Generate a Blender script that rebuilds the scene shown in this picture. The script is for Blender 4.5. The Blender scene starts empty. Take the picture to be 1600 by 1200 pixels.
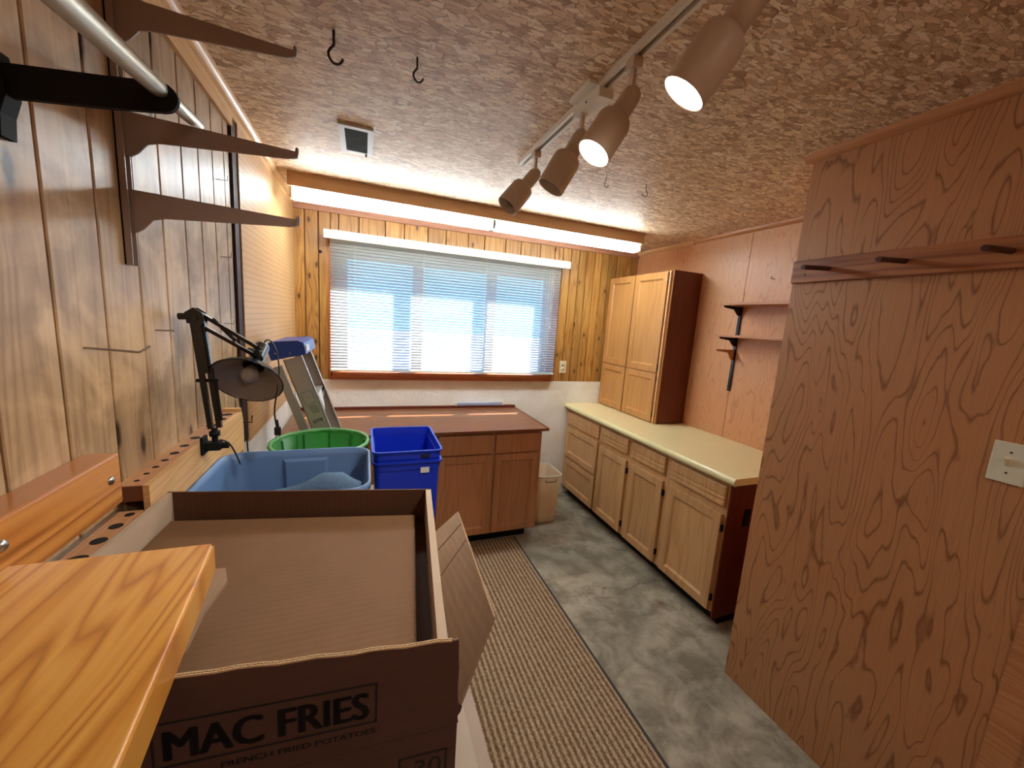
import bpy, bmesh, math, random
from mathutils import Vector, Matrix, Euler
R = math.radians
random.seed(7)
scene = bpy.context.scene
COL = scene.collection

# ------------------------------------------------------------------ camera
cam_d = bpy.data.cameras.new('camera'); cam = bpy.data.objects.new('camera', cam_d); COL.objects.link(cam)
yaw, pitch, roll, FPX = .3699, -.1563, .067, 602.6
cyw, syw, cp, sp = math.cos(yaw), math.sin(yaw), math.cos(pitch), math.sin(pitch)
fw = Vector((syw*cp, cyw*cp, sp)); rt = Vector((cyw, -syw, 0)); up = rt.cross(fw)
rr = math.cos(roll)*rt + math.sin(roll)*up; uu = -math.sin(roll)*rt + math.cos(roll)*up
CAM = Vector((0, 0, 1.6308))
cam.matrix_world = Matrix(((rr.x, uu.x, -fw.x, CAM.x), (rr.y, uu.y, -fw.y, CAM.y), (rr.z, uu.z, -fw.z, CAM.z), (0, 0, 0, 1)))
cam_d.sensor_width = 36; cam_d.lens = 36*FPX/1600; cam_d.clip_start = .02
scene.camera = cam

# ------------------------------------------------------------------ world, sun, exposure
w = bpy.data.worlds.new('sky'); scene.world = w; w.use_nodes = True
wn = w.node_tree; bg = wn.nodes['Background']
bg.inputs[0].default_value = (.20, .50, 1.0, 1); bg.inputs[1].default_value = 1.9
sd = bpy.data.lights.new('sun', 'SUN'); sun = bpy.data.objects.new('sun', sd); COL.objects.link(sun)
sd.energy = 13; sd.angle = R(.6); sd.color = (1, .95, .86)
sun.rotation_euler = Vector((-.63, -.73, -1)).to_track_quat('-Z', 'Y').to_euler()
sun.location = (4, 7, 6)
vs = scene.view_settings
vs.view_transform = 'Standard'; vs.look = 'None'; vs.gamma = 1; vs.use_curve_mapping = False
vs.exposure = 1.02
scene.cycles.max_bounces = 10; scene.cycles.diffuse_bounces = 8; scene.cycles.glossy_bounces = 3
scene.cycles.use_denoising = True
TUBE_E = 17.0; SPOT_W = 8.0

ald = bpy.data.lights.new('unseen_fill_light', 'AREA'); al = bpy.data.objects.new('unseen_fill_light', ald); COL.objects.link(al)  # fill light added out of view behind the camera, no fixture
ald.shape = 'DISK'; ald.size = .35; ald.energy = 4.5; ald.color = (1, .92, .84); al.location = (.6, -.75, 2.33)
# ------------------------------------------------------------------ mesh builder
ORG = {}
def origin(o): return ORG.get(o.name, Vector((0, 0, 0)))
class MB:
    def __init__(s): s.v = []; s.f = []; s.r = []; s.sm = []
    def add(s, vs_, fs, rnd=0., smooth=False):
        b = len(s.v); s.v += [Vector(p) for p in vs_]
        for f in fs: s.f.append([b+i for i in f]); s.r.append(rnd); s.sm.append(smooth)
        return s
    def box(s, a, b, rnd=0., bev=0.):
        x0, x1 = sorted((a[0], b[0])); y0, y1 = sorted((a[1], b[1])); z0, z1 = sorted((a[2], b[2]))
        if bev <= 0:
            vv = [(x0,y0,z0),(x1,y0,z0),(x1,y1,z0),(x0,y1,z0),(x0,y0,z1),(x1,y0,z1),(x1,y1,z1),(x0,y1,z1)]
            return s.add(vv, [(0,3,2,1),(4,5,6,7),(0,1,5,4),(1,2,6,5),(2,3,7,6),(3,0,4,7)], rnd)
        bm = bmesh.new(); bmesh.ops.create_cube(bm, size=1)
        for v in bm.verts: v.co = Vector(((x0+x1)/2+v.co.x*(x1-x0), (y0+y1)/2+v.co.y*(y1-y0), (z0+z1)/2+v.co.z*(z1-z0)))
        bmesh.ops.bevel(bm, geom=bm.edges[:], offset=bev, segments=2, affect='EDGES', profile=.6)
        return s.bm(bm, rnd)
    def bm(s, bm, rnd=0., smooth=False):
        bm.verts.index_update()
        s.add([v.co.copy() for v in bm.verts], [[v.index for v in f.verts] for f in bm.faces], rnd, smooth); bm.free(); return s
    def prism(s, pts, ax, a, b, rnd=0.):
        # pts 2D polygon in the plane perpendicular to axis ax, extruded from a to b
        n = len(pts)
        def P(p, t): q = [p[0], p[1]]; q.insert(ax, t); return q
        vv = [P(p, a) for p in pts]+[P(p, b) for p in pts]
        return s.add(vv, [list(range(n))[::-1], list(range(n, 2*n))]+[(i, (i+1) % n, n+(i+1) % n, n+i) for i in range(n)], rnd)
    def tube(s, pts, r, n=10, caps=True, smooth=True):
        pts = [Vector(p) for p in pts]; rs = r if isinstance(r, (list, tuple)) else [r]*len(pts)
        vv = []; prev = None
        for i, p in enumerate(pts):
            d = (pts[min(i+1, len(pts)-1)]-pts[max(i-1, 0)]).normalized()
            if prev is None: a = d.orthogonal().normalized()
            else: a = (prev-d*prev.dot(d)).normalized()
            prev = a; b = d.cross(a)
            vv += [p+(a*math.cos(2*math.pi*k/n)+b*math.sin(2*math.pi*k/n))*rs[i] for k in range(n)]
        fs = [(i*n+k, i*n+(k+1) % n, (i+1)*n+(k+1) % n, (i+1)*n+k) for i in range(len(pts)-1) for k in range(n)]
        s.add(vv, fs, 0., smooth)
        if caps: s.add(vv[:n], [list(range(n))[::-1]]); s.add(vv[-n:], [list(range(n))])
        return s
    def lathe(s, prof, o, d=(0, 0, 1), n=32, mod=None, sy=1., smooth=True):
        # prof: list of (radius, height along d)
        d = Vector(d).normalized(); a = Vector((1, 0, 0)) if abs(d.x) < .8 else Vector((0, 1, 0))
        a = (a-d*a.dot(d)).normalized(); b = d.cross(a); o = Vector(o); vv = []
        for i, (r, h) in enumerate(prof):
            for k in range(n):
                t = 2*math.pi*k/n; q = r*(mod(i, t) if mod else 1)
                vv.append(o+d*h+a*math.cos(t)*q+b*math.sin(t)*q*sy)
        fs = [(i*n+k, i*n+(k+1) % n, (i+1)*n+(k+1) % n, (i+1)*n+k) for i in range(len(prof)-1) for k in range(n)]
        return s.add(vv, fs, 0., smooth)
    def rrect(s, prof, cx, cy, n=6, smooth=True, fn=None, caps=True):
        # prof: list of (z, half_x, half_y, corner radius) rings; closes the last ring
        vv = []; N = 0
        for z, hx, hy, r in prof:
            ring = []
            for q, (sx, sy_) in enumerate(((1, 1), (-1, 1), (-1, -1), (1, -1))):
                for k in range(n+1):
                    t = math.pi/2*(q+k/n); ring.append(Vector((cx+sx*(hx-r)+math.cos(t)*r, cy+sy_*(hy-r)+math.sin(t)*r, z)))
            if fn: ring = [fn(p) for p in ring]
            N = len(ring); vv += ring
        fs = [(i*N+k, i*N+(k+1) % N, (i+1)*N+(k+1) % N, (i+1)*N+k) for i in range(len(prof)-1) for k in range(N)]
        s.add(vv, fs, 0., smooth)
        if caps: s.add(vv[-N:], [list(range(N))]); s.add(vv[:N], [list(range(N))[::-1]])
        return s
    def xf(s, M, start=0):
        for i in range(start, len(s.v)): s.v[i] = M @ s.v[i]
        return s
    def build(s, name, mat, parent=None, org=None, weld=False):
        me = bpy.data.meshes.new(name)
        if parent is not None: O = origin(parent)
        elif org is not None: O = Vector(org)
        else:
            O = Vector(((min(v.x for v in s.v)+max(v.x for v in s.v))/2, (min(v.y for v in s.v)+max(v.y for v in s.v))/2, min(v.z for v in s.v)))
        me.from_pydata([tuple(v-O) for v in s.v], [], s.f)
        at = me.attributes.new('rnd', 'FLOAT', 'FACE'); at.data.foreach_set('value', s.r)
        me.polygons.foreach_set('use_smooth', s.sm)
        me.materials.append(mat); me.update()
        if weld:
            bm = bmesh.new(); bm.from_mesh(me); bmesh.ops.remove_doubles(bm, verts=bm.verts, dist=1e-5); bmesh.ops.recalc_face_normals(bm, faces=bm.faces); bm.to_mesh(me); bm.free()
        o = bpy.data.objects.new(name, me); COL.objects.link(o)
        if parent is not None: o.parent = parent
        else: o.location = O
        ORG[o.name] = O
        return o
def tag(o, label, cat, group=None):
    o['label'] = label; o['category'] = cat
    if group: o['group'] = group
    return o
def thing(name, loc, label, cat, group=None):
    o = bpy.data.objects.new(name, None); COL.objects.link(o); o.location = loc; o.empty_display_size = .05
    ORG[o.name] = Vector(loc); return tag(o, label, cat, group)
def struct(name, mb, mat):
    o = mb.build(name, mat, org=(0, 0, 0)); o['kind'] = 'structure'; return o
def copy_tree(o, delta, parent=None):
    c = o.copy(); COL.objects.link(c); c.parent = parent
    if parent is None: c.location = Vector(o.location)+Vector(delta)
    for ch in list(o.children): copy_tree(ch, delta, c)
    return c
def bez(p0, p1, p2, p3, n=14):
    p0, p1, p2, p3 = map(Vector, (p0, p1, p2, p3))
    return [p0*(1-t)**3+p1*3*t*(1-t)**2+p2*3*t*t*(1-t)+p3*t**3 for t in [i/n for i in range(n+1)]]
def text_mb(body, size, M, depth=.0004, bold=.0, sx=1.):
    cu = bpy.data.curves.new('t', 'FONT'); cu.body = body; cu.size = size; cu.extrude = depth; cu.offset = bold; cu.resolution_u = 3
    o = bpy.data.objects.new('t', cu); COL.objects.link(o)
    bpy.context.view_layer.update()
    me = bpy.data.meshes.new_from_object(o.evaluated_get(bpy.context.evaluated_depsgraph_get()))
    x0 = min(v.co.x for v in me.vertices); x1 = max(v.co.x for v in me.vertices)
    mb = MB(); mb.add([M @ Vector(((v.co.x-x0)*sx, v.co.y, v.co.z)) for v in me.vertices], [list(p.vertices) for p in me.polygons])
    bpy.data.objects.remove(o); bpy.data.curves.remove(cu); bpy.data.meshes.remove(me)
    return mb, (x1-x0)*sx

# ------------------------------------------------------------------ materials
class NT:
    def __init__(s, name):
        s.m = bpy.data.materials.new(name); s.m.use_nodes = True; s.t = s.m.node_tree; s.b = s.t.nodes['Principled BSDF']
    def n(s, typ, ins=None, **kw):
        nd = s.t.nodes.new(typ)
        for k, v in kw.items(): setattr(nd, k, v)
        for k, v in (ins or {}).items(): s.put(nd.inputs[k], v)
        return nd
    def put(s, sock, v):
        if isinstance(v, bpy.types.NodeSocket): s.t.links.new(v, sock)
        elif isinstance(v, (tuple, list)) and len(v) == 3 and sock.type == 'RGBA': sock.default_value = (*v, 1)
        else: sock.default_value = v
    def math(s, op, a, b=0., clamp=False, c=0.): return s.n('ShaderNodeMath', {0: a, 1: b, 2: c}, operation=op, use_clamp=clamp).outputs[0]
    def vm(s, op, a, b=(0, 0, 0)): return s.n('ShaderNodeVectorMath', {0: a, 1: b}, operation=op).outputs[0]
    def obj(s): return s.n('ShaderNodeTexCoord').outputs['Object']
    def noise(s, vec, scale, det=2., rough=.5, dist=0., col=False):
        return s.n('ShaderNodeTexNoise', {'Vector': vec, 'Scale': scale, 'Detail': det, 'Roughness': rough, 'Distortion': dist}).outputs['Color' if col else 'Fac']
    def vor(s, vec, scale, feature='F1', out='Distance', rand=1.):
        return s.n('ShaderNodeTexVoronoi', {'Vector': vec, 'Scale': scale, 'Randomness': rand}, feature=feature).outputs[out]
    def ramp(s, fac, stops, interp='LINEAR'):
        nd = s.n('ShaderNodeValToRGB', {0: fac}); nd.color_ramp.interpolation = interp
        e = nd.color_ramp.elements
        while len(e) > 1: e.remove(e[-1])
        e[0].position = stops[0][0]; e[0].color = (*stops[0][1], 1) if len(stops[0][1]) == 3 else stops[0][1]
        for p, c in stops[1:]: x = e.new(p); x.color = (*c, 1)
        return nd.outputs[0]
    def mix(s, fac, a, b, mode='MIX'):
        nd = s.n('ShaderNodeMix', data_type='RGBA', blend_type=mode); s.put(nd.inputs[0], fac); s.put(nd.inputs[6], a); s.put(nd.inputs[7], b); return nd.outputs[2]
    def map(s, fac, a, b, c=0., d=1.): return s.n('ShaderNodeMapRange', {0: fac, 1: a, 2: b, 3: c, 4: d}).outputs[0]
    def xyz(s, v): return s.n('ShaderNodeSeparateXYZ', {0: v}).outputs
    def comb(s, x, y, z=0.): return s.n('ShaderNodeCombineXYZ', {0: x, 1: y, 2: z}).outputs[0]
    def bump(s, h, strength=.3, dist=.002): s.put(s.b.inputs['Normal'], s.n('ShaderNodeBump', {'Height': h, 'Strength': strength, 'Distance': dist}).outputs[0])
    def fin(s, col, rough=.5, spec=.5, metal=0., **kw):
        s.put(s.b.inputs['Base Color'], col); s.put(s.b.inputs['Roughness'], rough); s.b.inputs['Specular IOR Level'].default_value = spec
        s.b.inputs['Metallic'].default_value = metal
        for k, v in kw.items(): s.put(s.b.inputs[k], v)
        return s.m
def sr(h):  # sRGB 0-255 -> linear
    return tuple(((c/255)/12.92 if c/255 <= .04045 else ((c/255+.055)/1.055)**2.4) for c in h)
def plain(name, rgb, rough=.5, spec=.5, metal=0., var=.06, scale=8., bump=0., **kw):
    t = NT(name); c = sr(rgb); v = t.obj()
    f = t.noise(v, scale, 3.)
    col = t.mix(f, tuple(x*(1-var) for x in c), tuple(min(1, x*(1+var)) for x in c))
    if bump: t.bump(t.noise(v, scale*30, 2.), bump, .0005)
    return t.fin(col, rough, spec, metal, **kw)
def axes(t, v, across, along):
    o = t.xyz(v); return o['XYZ'.index(across)], o['XYZ'.index(along)]
def wood(name, light, mid, dark, across='X', along='Z', knots=0., use_rnd=True, rough=.45, streak=.35, rings=14., spec=.5, cell=(.15, .5), blotch=0., coat=0., tone=.25):
    """knotty boards: streaks along the grain, growth rings, knots, per-board tone (attribute rnd)"""
    t = NT(name); v = t.obj(); a, l = axes(t, v, across, along)
    rnd = t.n('ShaderNodeAttribute', attribute_name='rnd').outputs['Fac'] if use_rnd else 0.
    off = t.math('MULTIPLY', rnd, 37.3) if use_rnd else 3.1
    kv = t.comb(t.math('ADD', t.math('DIVIDE', a, cell[0]), off), t.math('ADD', t.math('DIVIDE', l, cell[1]), off), 0.)
    warp = 0.
    if knots:
        vn = t.n('ShaderNodeTexVoronoi', {'Vector': kv, 'Scale': 1.}, voronoi_dimensions='2D')
        d = vn.outputs['Distance']; ex = t.math('GREATER_THAN', t.xyz(vn.outputs['Color'])[0], 1-knots)
        warp = t.math('MULTIPLY', t.map(d, 0., .35, .02, 0.), ex)
    gv = t.comb(t.math('ADD', t.math('ADD', a, off), warp), t.math('ADD', t.math('MULTIPLY', l, .07), off), 0.)
    big = t.noise(gv, 9., 2., .5, .3)
    ring = t.math('ABSOLUTE', t.math('SUBTRACT', t.math('MULTIPLY', t.math('FRACT', t.math('MULTIPLY', big, rings)), 2.), 1.))
    fine = t.noise(t.comb(t.math('MULTIPLY', t.math('ADD', a, warp), 1.), t.math('MULTIPLY', l, .02), 0.), 160., 3., .6)
    f = t.math('ADD', t.math('MULTIPLY', t.math('POWER', ring, 2.), streak), t.math('MULTIPLY', fine, .5))
    col = t.ramp(f, [(.15, light), (.45, mid), (.95, dark)])
    if use_rnd: col = t.mix(1., col, t.ramp(t.math('FRACT', t.math('MULTIPLY', rnd, 7.77)), [(0., (1-tone,)*3), (1., (1., 1., 1.))]), 'MULTIPLY')
    if blotch:
        bl = t.noise(v, 5., 4., .6, .6); col = t.mix(t.map(bl, .45, .62, 0., blotch), col, tuple(min(1, x*1.5+.03) for x in light))
        bl2 = t.noise(t.vm('ADD', v, (5, 5, 5)), 7., 3., .6, .5); col = t.mix(t.map(bl2, .56, .72, 0., blotch*.9), col, tuple(x*.55 for x in mid))
    if knots:
        n2 = t.noise(v, 60., 2.); d2 = t.math('ADD', d, t.math('MULTIPLY', t.math('SUBTRACT', n2, .5), .03))
        km = t.math('MULTIPLY', t.map(d2, .04, .085, 1., 0.), ex)
        halo = t.math('MULTIPLY', t.map(d, .05, .2, .55, 0.), ex)
        col = t.mix(halo, col, tuple(x*.6 for x in mid)); col = t.mix(km, col, tuple(x*.28 for x in dark))
    t.bump(fine, .08, .0005)
    return t.fin(col, rough, spec, 0., **({'Coat Weight': coat, 'Coat Roughness': .15} if coat else {}))
def ply(name, base, line, across='Y', along='Z', rough=.42, dens=15., spec=.5, sc=(3.4, .75), amt=1.):
    """fir plywood: contour-like cathedral grain in thin dark lines"""
    t = NT(name); v = t.obj(); a, l = axes(t, v, across, along)
    gv = t.comb(t.math('MULTIPLY', a, sc[0]), t.math('MULTIPLY', l, sc[1]), 0.)
    n = t.noise(gv, 1.5, 2.2, .4, .35)
    wob = t.noise(t.comb(t.math('MULTIPLY', a, 24.), t.math('MULTIPLY', l, 6.), 1.), 1., 3., .6)
    q = t.math('ADD', t.math('MULTIPLY', n, dens), t.math('MULTIPLY', wob, .6))
    tri = t.math('ABSOLUTE', t.math('SUBTRACT', t.math('MULTIPLY', t.math('FRACT', q), 2.), 1.))
    width = t.noise(gv, 4., 2.)
    m = t.n('ShaderNodeMapRange', {0: tri, 1: t.map(width, .3, .7, .62, .9), 2: 1., 3: 0., 4: amt}).outputs[0]
    fine = t.noise(t.comb(t.math('MULTIPLY', a, 170.), t.math('MULTIPLY', l, 5.), 0.), 1., 3., .6)
    big = t.noise(v, 1.6, 2.)
    c0 = t.mix(fine, tuple(x*.78 for x in base), tuple(min(1, x*1.18) for x in base))
    c0 = t.mix(t.map(big, .35, .65), c0, t.mix(1., c0, (1.04, .95, .88), 'MULTIPLY'))
    col = t.mix(t.math('MULTIPLY', m, t.map(fine, .2, .6, .55, 1.)), c0, line)
    t.bump(m, -.05, .0005)
    return t.fin(col, rough, spec)
def osb(name):
    t = NT(name); v = t.obj(); x, y, z = t.xyz(v)
    wv = t.vm('ADD', v, t.vm('SCALE', t.vm('SUBTRACT', t.noise(v, 14., 2., .5, 0., True), (.5, .5, .5))))
    t.t.nodes[-1]; sc_nodes = [n for n in t.t.nodes if n.type == 'VECT_MATH' and n.operation == 'SCALE']
    for n_ in sc_nodes: n_.inputs['Scale'].default_value = .014
    def layer(ang, sx, sy, off):
        mp = t.n('ShaderNodeMapping', {'Vector': wv, 'Rotation': (0, 0, R(ang)), 'Scale': (sx, sy, 1.), 'Location': off})
        vn = t.n('ShaderNodeTexVoronoi', {'Vector': mp.outputs[0], 'Scale': 1.}, voronoi_dimensions='2D', distance='CHEBYCHEV')
        ed = t.n('ShaderNodeTexVoronoi', {'Vector': mp.outputs[0], 'Scale': 1.}, voronoi_dimensions='2D', feature='DISTANCE_TO_EDGE')
        c = t.xyz(vn.outputs['Color'])
        loc = t.vm('ADD', mp.outputs[0], t.vm('MULTIPLY', vn.outputs['Color'], (9., 9., 9.)))
        gr = t.noise(t.vm('MULTIPLY', loc, (1.2, 11., 1.)), 1., 2.)
        f = t.math('ADD', t.math('MULTIPLY', c[0], .75), t.math('MULTIPLY', gr, .35))
        return f, ed.outputs['Distance'], c[1]
    A = layer(18, 20, 34, (0, 0, 0)); B = layer(-37, 24, 60, (3.3, 1.7, 0)); D = layer(74, 26, 70, (7.1, 4.2, 0)); E_ = layer(-80, 46, 130, (2.1, 9.2, 0))
    f = A[0]; e = A[1]
    mB = t.math('GREATER_THAN', B[2], .55); f = t.mix(mB, f, B[0]); e = t.mix(mB, e, B[1])
    mD = t.math('GREATER_THAN', D[2], .6); f = t.mix(mD, f, D[0]); e = t.mix(mD, e, D[1])
    mE = t.math('GREATER_THAN', E_[2], .72); f = t.mix(mE, f, E_[0]); e = t.mix(mE, e, E_[1])
    col = t.ramp(f, [(.1, sr((150, 116, 84))), (.3, sr((198, 164, 128))), (.55, sr((222, 192, 156))), (.78, sr((240, 216, 182))), (1., sr((252, 240, 216)))])
    big = t.noise(v, 2.2, 3.); col = t.mix(t.map(big, .35, .7, 0., .35), col, t.mix(1., col, (.78, .7, .66), 'MULTIPLY'))
    col = t.mix(t.map(e, 0., .07, .75, 0.), col, sr((92, 56, 34)))
    # sheet joint at y = 1.76
    s1 = t.math('LESS_THAN', t.math('ABSOLUTE', t.math('SUBTRACT', y, 1.735)), .0016)
    s1 = t.math('MULTIPLY', s1, t.math('GREATER_THAN', x, .98))
    col = t.mix(s1, col, sr((50, 28, 16)))
    t.bump(f, .35, .0015)
    return t.fin(col, .5, .35)
M = {}
M['osb'] = osb('oriented_strand_board')
M['pine_left'] = wood('lit_knotty_boards', sr((184, 154, 116)), sr((160, 128, 92)), sr((122, 88, 58)), 'Y', 'Z', knots=.6, rough=.42, spec=.4, blotch=.5, streak=.3, cell=(.16, .42), tone=.2)  # paler pine than the back wall: lamplight put into the board colour
M['pine_back'] = wood('golden_knotty_boards', sr((206, 156, 84)), sr((184, 128, 60)), sr((130, 80, 32)), 'X', 'Z', knots=.6, rough=.4, streak=.45, cell=(.13, .3), tone=.38)
M['ply'] = ply('red_fir_plywood', sr((180, 128, 84)), sr((112, 60, 32)), sc=(4.4, .8), dens=19., amt=.85)
M['ply_pale'] = ply('fir_plywood', sr((208, 156, 112)), sr((170, 108, 66)), dens=18., amt=.55, sc=(5.2, .85))
M['groove'] = plain('dark_groove', (58, 26, 16), .7)
M['trim'] = wood('reddish_trim', sr((196, 140, 92)), sr((176, 118, 74)), sr((140, 84, 50)), 'Z', 'Y', use_rnd=False, rough=.35, streak=.25)
M['trim_pale'] = wood('pale_trim', sr((226, 186, 136)), sr((210, 164, 112)), sr((180, 130, 84)), 'Z', 'Y', use_rnd=False, rough=.3, streak=.2)
M['cornice'] = wood('brown_cornice', sr((176, 124, 92)), sr((158, 106, 78)), sr((124, 78, 54)), 'Z', 'X', use_rnd=False, rough=.45, streak=.25)
M['casing'] = wood('red_cedar_casing', sr((178, 98, 44)), sr((152, 76, 32)), sr((112, 50, 20)), 'Z', 'X', use_rnd=False, rough=.4, streak=.35)
M['oak'] = wood('light_oak', sr((212, 168, 116)), sr((196, 150, 98)), sr((166, 122, 78)), 'Y', 'Z', use_rnd=True, rough=.45, streak=.25, rings=7, tone=.12)
M['oak_x'] = wood('brown_oak', sr((200, 146, 102)), sr((184, 130, 86)), sr((152, 104, 68)), 'X', 'Z', use_rnd=True, rough=.48, streak=.25, rings=7, tone=.12)
M['oak_honey'] = wood('honey_oak', sr((206, 152, 88)), sr((190, 134, 74)), sr((160, 106, 54)), 'Y', 'Z', use_rnd=True, rough=.4, streak=.22, rings=6, tone=.08)
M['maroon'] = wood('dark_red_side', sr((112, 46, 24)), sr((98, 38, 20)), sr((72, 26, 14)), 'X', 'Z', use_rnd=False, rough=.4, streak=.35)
M['hardboard'] = wood('red_brown_bench_board', sr((136, 88, 56)), sr((122, 76, 46)), sr((100, 58, 34)), 'Y', 'X', use_rnd=False, rough=.28, streak=.3, rings=6)
M['varnish'] = wood('varnished_pine', sr((222, 166, 82)), sr((206, 142, 58)), sr((158, 90, 30)), 'X', 'Y', use_rnd=True, rough=.3, streak=.5, rings=22, coat=.35, tone=.05, knots=.25, cell=(.25, .6))
M['varnish_y'] = wood('varnished_pine_board', sr((208, 146, 76)), sr((190, 124, 58)), sr((140, 80, 34)), 'Z', 'Y', use_rnd=False, rough=.3, streak=.6, rings=12, coat=.3)
M['raw'] = wood('raw_pine_batten', sr((222, 182, 128)), sr((206, 162, 108)), sr((176, 126, 78)), 'Z', 'Y', use_rnd=False, rough=.55, streak=.25)
M['raw_top'] = wood('drilled_pine', sr((196, 148, 104)), sr((180, 128, 88)), sr((150, 98, 64)), 'X', 'Y', use_rnd=False, rough=.55, streak=.2)
M['endgrain'] = plain('end_grain', (112, 66, 42), .7)
M['black_hole'] = plain('deep_hole', (24, 14, 10), .9)
M['peg'] = plain('dark_dowel', (70, 34, 24), .45)
M['bench'] = plain('beige_bench_top', (160, 142, 122), .6, var=.08)
M['bench_edge'] = plain('pink_bench_edge', (150, 128, 110), .6)
M['laminate'] = plain('cream_laminate', (226, 208, 156), .38, var=.05, scale=14)
M['laminate_edge'] = plain('laminate_edge', (222, 214, 160), .3, var=.03)
M['cream'] = plain('cream_plastic', (226, 214, 178), .4, var=.02)
M['almond'] = plain('almond_plastic', (214, 212, 188), .4, var=.02)
def thin_plastic(name, rgb, k):
    t = NT(name); nt = t.t; t.fin(sr(rgb), .45, .4); tr = t.n('ShaderNodeBsdfTranslucent', {'Color': (*sr(rgb), 1)}); mx = nt.nodes.new('ShaderNodeMixShader'); mx.inputs[0].default_value = k
    nt.links.new(t.b.outputs[0], mx.inputs[1]); nt.links.new(tr.outputs[0], mx.inputs[2]); nt.links.new(mx.outputs[0], nt.nodes['Material Output'].inputs[0]); return t.m
M['binplastic'] = thin_plastic('beige_plastic', (226, 200, 160), .4)
M['black'] = plain('black_enamel', (16, 17, 20), .22, var=.02)
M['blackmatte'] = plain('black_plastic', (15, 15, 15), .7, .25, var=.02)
M['cordm'] = plain('black_cord', (14, 13, 13), .5, var=.02)
M['steel'] = plain('steel', (170, 168, 162), .35, metal=1., var=.05)
M['rodm'] = plain('brushed_rod', (170, 162, 144), .42, metal=.8, var=.05)
M['alu'] = plain('brushed_aluminium', (176, 168, 156), .42, metal=.55, var=.06, scale=30)
M['brownmetal'] = plain('brown_painted_steel', (146, 128, 118), .45, var=.03)
M['lampbrown'] = plain('taupe_lamp_body', (204, 188, 170), .42, var=.03)
M['track'] = plain('white_track', (226, 220, 208), .4, var=.02)
M['slot'] = plain('track_slot', (34, 32, 32), .5)
M['darkmetal'] = plain('dark_hook', (52, 34, 28), .45, metal=.3)
M['ventwhite'] = plain('pale_grille', (196, 200, 200), .45)
M['ventdark'] = plain('grille_dark', (40, 42, 46), .6)
M['green'] = plain('green_plastic', (30, 122, 34), .35, var=.05)
M['greenrim'] = plain('green_rim', (104, 172, 108), .4, var=.04)
M['blue'] = plain('blue_plastic', (14, 52, 196), .38, var=.04)
M['toteblue'] = plain('slate_blue_plastic', (94, 126, 168), .42, var=.04)
M['bluecap'] = plain('ladder_blue', (28, 62, 140), .4, var=.04)
M['white'] = plain('white_label', (222, 222, 216), .5, var=.02)
M['ink'] = plain('black_ink', (20, 15, 14), .7, var=.02)
M['denim'] = (lambda t: (t.bump(t.noise(t.obj(), 500., 2.), .5, .0008), t.fin(t.mix(t.noise(t.obj(), 180., 3., .7), sr((58, 82, 108)), sr((112, 140, 168))), .9, .2))[1])(NT('denim'))
M['valance'] = plain('cream_valance', (224, 220, 196), .4, var=.02)
M['winframe'] = plain('taupe_window_frame', (150, 138, 128), .5)
M['reflector'] = plain('white_reflector', (214, 226, 230), .3, var=.02)
M['fixbrown'] = wood('brown_light_box', sr((200, 160, 116)), sr((182, 142, 98)), sr((150, 110, 74)), 'Z', 'X', use_rnd=False, rough=.45, streak=.2)
M['ground'] = plain('pale_gravel', (170, 165, 155), .9, var=.2, scale=20)
def cardboard(name, rgb, across='Y', k=260.):
    t = NT(name); v = t.obj(); c = sr(rgb); s_ = t.xyz(v)['XYZ'.index(across)]
    st = t.math('SINE', t.math('MULTIPLY', s_, k*2.)); n = t.noise(v, 12., 4., .6)
    f = t.math('ADD', t.math('MULTIPLY', st, .06), n)
    t.bump(st, .12, .0006)
    return t.fin(t.mix(f, tuple(x*.82 for x in c), tuple(x*1.1 for x in c)), .75, .25)
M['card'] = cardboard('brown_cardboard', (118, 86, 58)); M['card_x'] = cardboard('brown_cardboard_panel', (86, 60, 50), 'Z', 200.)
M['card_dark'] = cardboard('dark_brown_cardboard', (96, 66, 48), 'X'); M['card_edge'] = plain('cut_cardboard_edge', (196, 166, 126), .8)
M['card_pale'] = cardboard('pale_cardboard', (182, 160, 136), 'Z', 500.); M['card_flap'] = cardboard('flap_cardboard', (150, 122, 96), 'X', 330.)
def concrete():
    t = NT('stained_concrete'); v = t.obj(); x, y, z = t.xyz(v)
    a = t.noise(v, 1.6, 8., .62, .8); b = t.noise(t.vm('ADD', v, (9, 3, 0)), 6., 8., .65, .4)
    col = t.ramp(a, [(.3, sr((130, 126, 108))), (.48, sr((158, 150, 130))), (.62, sr((176, 166, 144))), (.8, sr((146, 140, 124)))])
    col = t.mix(t.map(b, .42, .6, 0., .75), col, sr((104, 96, 78)))
    lite = t.noise(t.vm('MULTIPLY', v, (1.2, 4., 1.)), 3.5, 6., .7, 1.4); col = t.mix(t.map(lite, .56, .72, 0., .3), col, sr((186, 182, 170)))
    # crack
    wob = t.math('MULTIPLY', t.math('SUBTRACT', t.noise(v, 6., 6., .7), .5), .28)
    line = t.math('ABSOLUTE', t.math('SUBTRACT', t.math('ADD', y, wob), t.math('ADD', 1.83, t.math('MULTIPLY', t.math('SUBTRACT', x, 1.15), -.03))))
    cr = t.math('MULTIPLY', t.map(line, .001, .005, .9, 0.), t.map(x, 1.08, 1.2, 0., 1.))
    col = t.mix(cr, col, sr((58, 54, 46)))
    dd = t.n('ShaderNodeVectorMath', {0: v, 1: (1.707, 1.631, 0)}, operation='DISTANCE').outputs['Value']
    col = t.mix(t.map(dd, .008, .028, .7, 0.), col, sr((120, 74, 34)))
    sp_ = t.vor(v, 14.); col = t.mix(t.map(sp_, .03, .06, .6, 0.), col, sr((60, 54, 46)))
    t.bump(b, .25, .003)
    return t.fin(col, .62, .4)
M['concrete'] = concrete()
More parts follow.
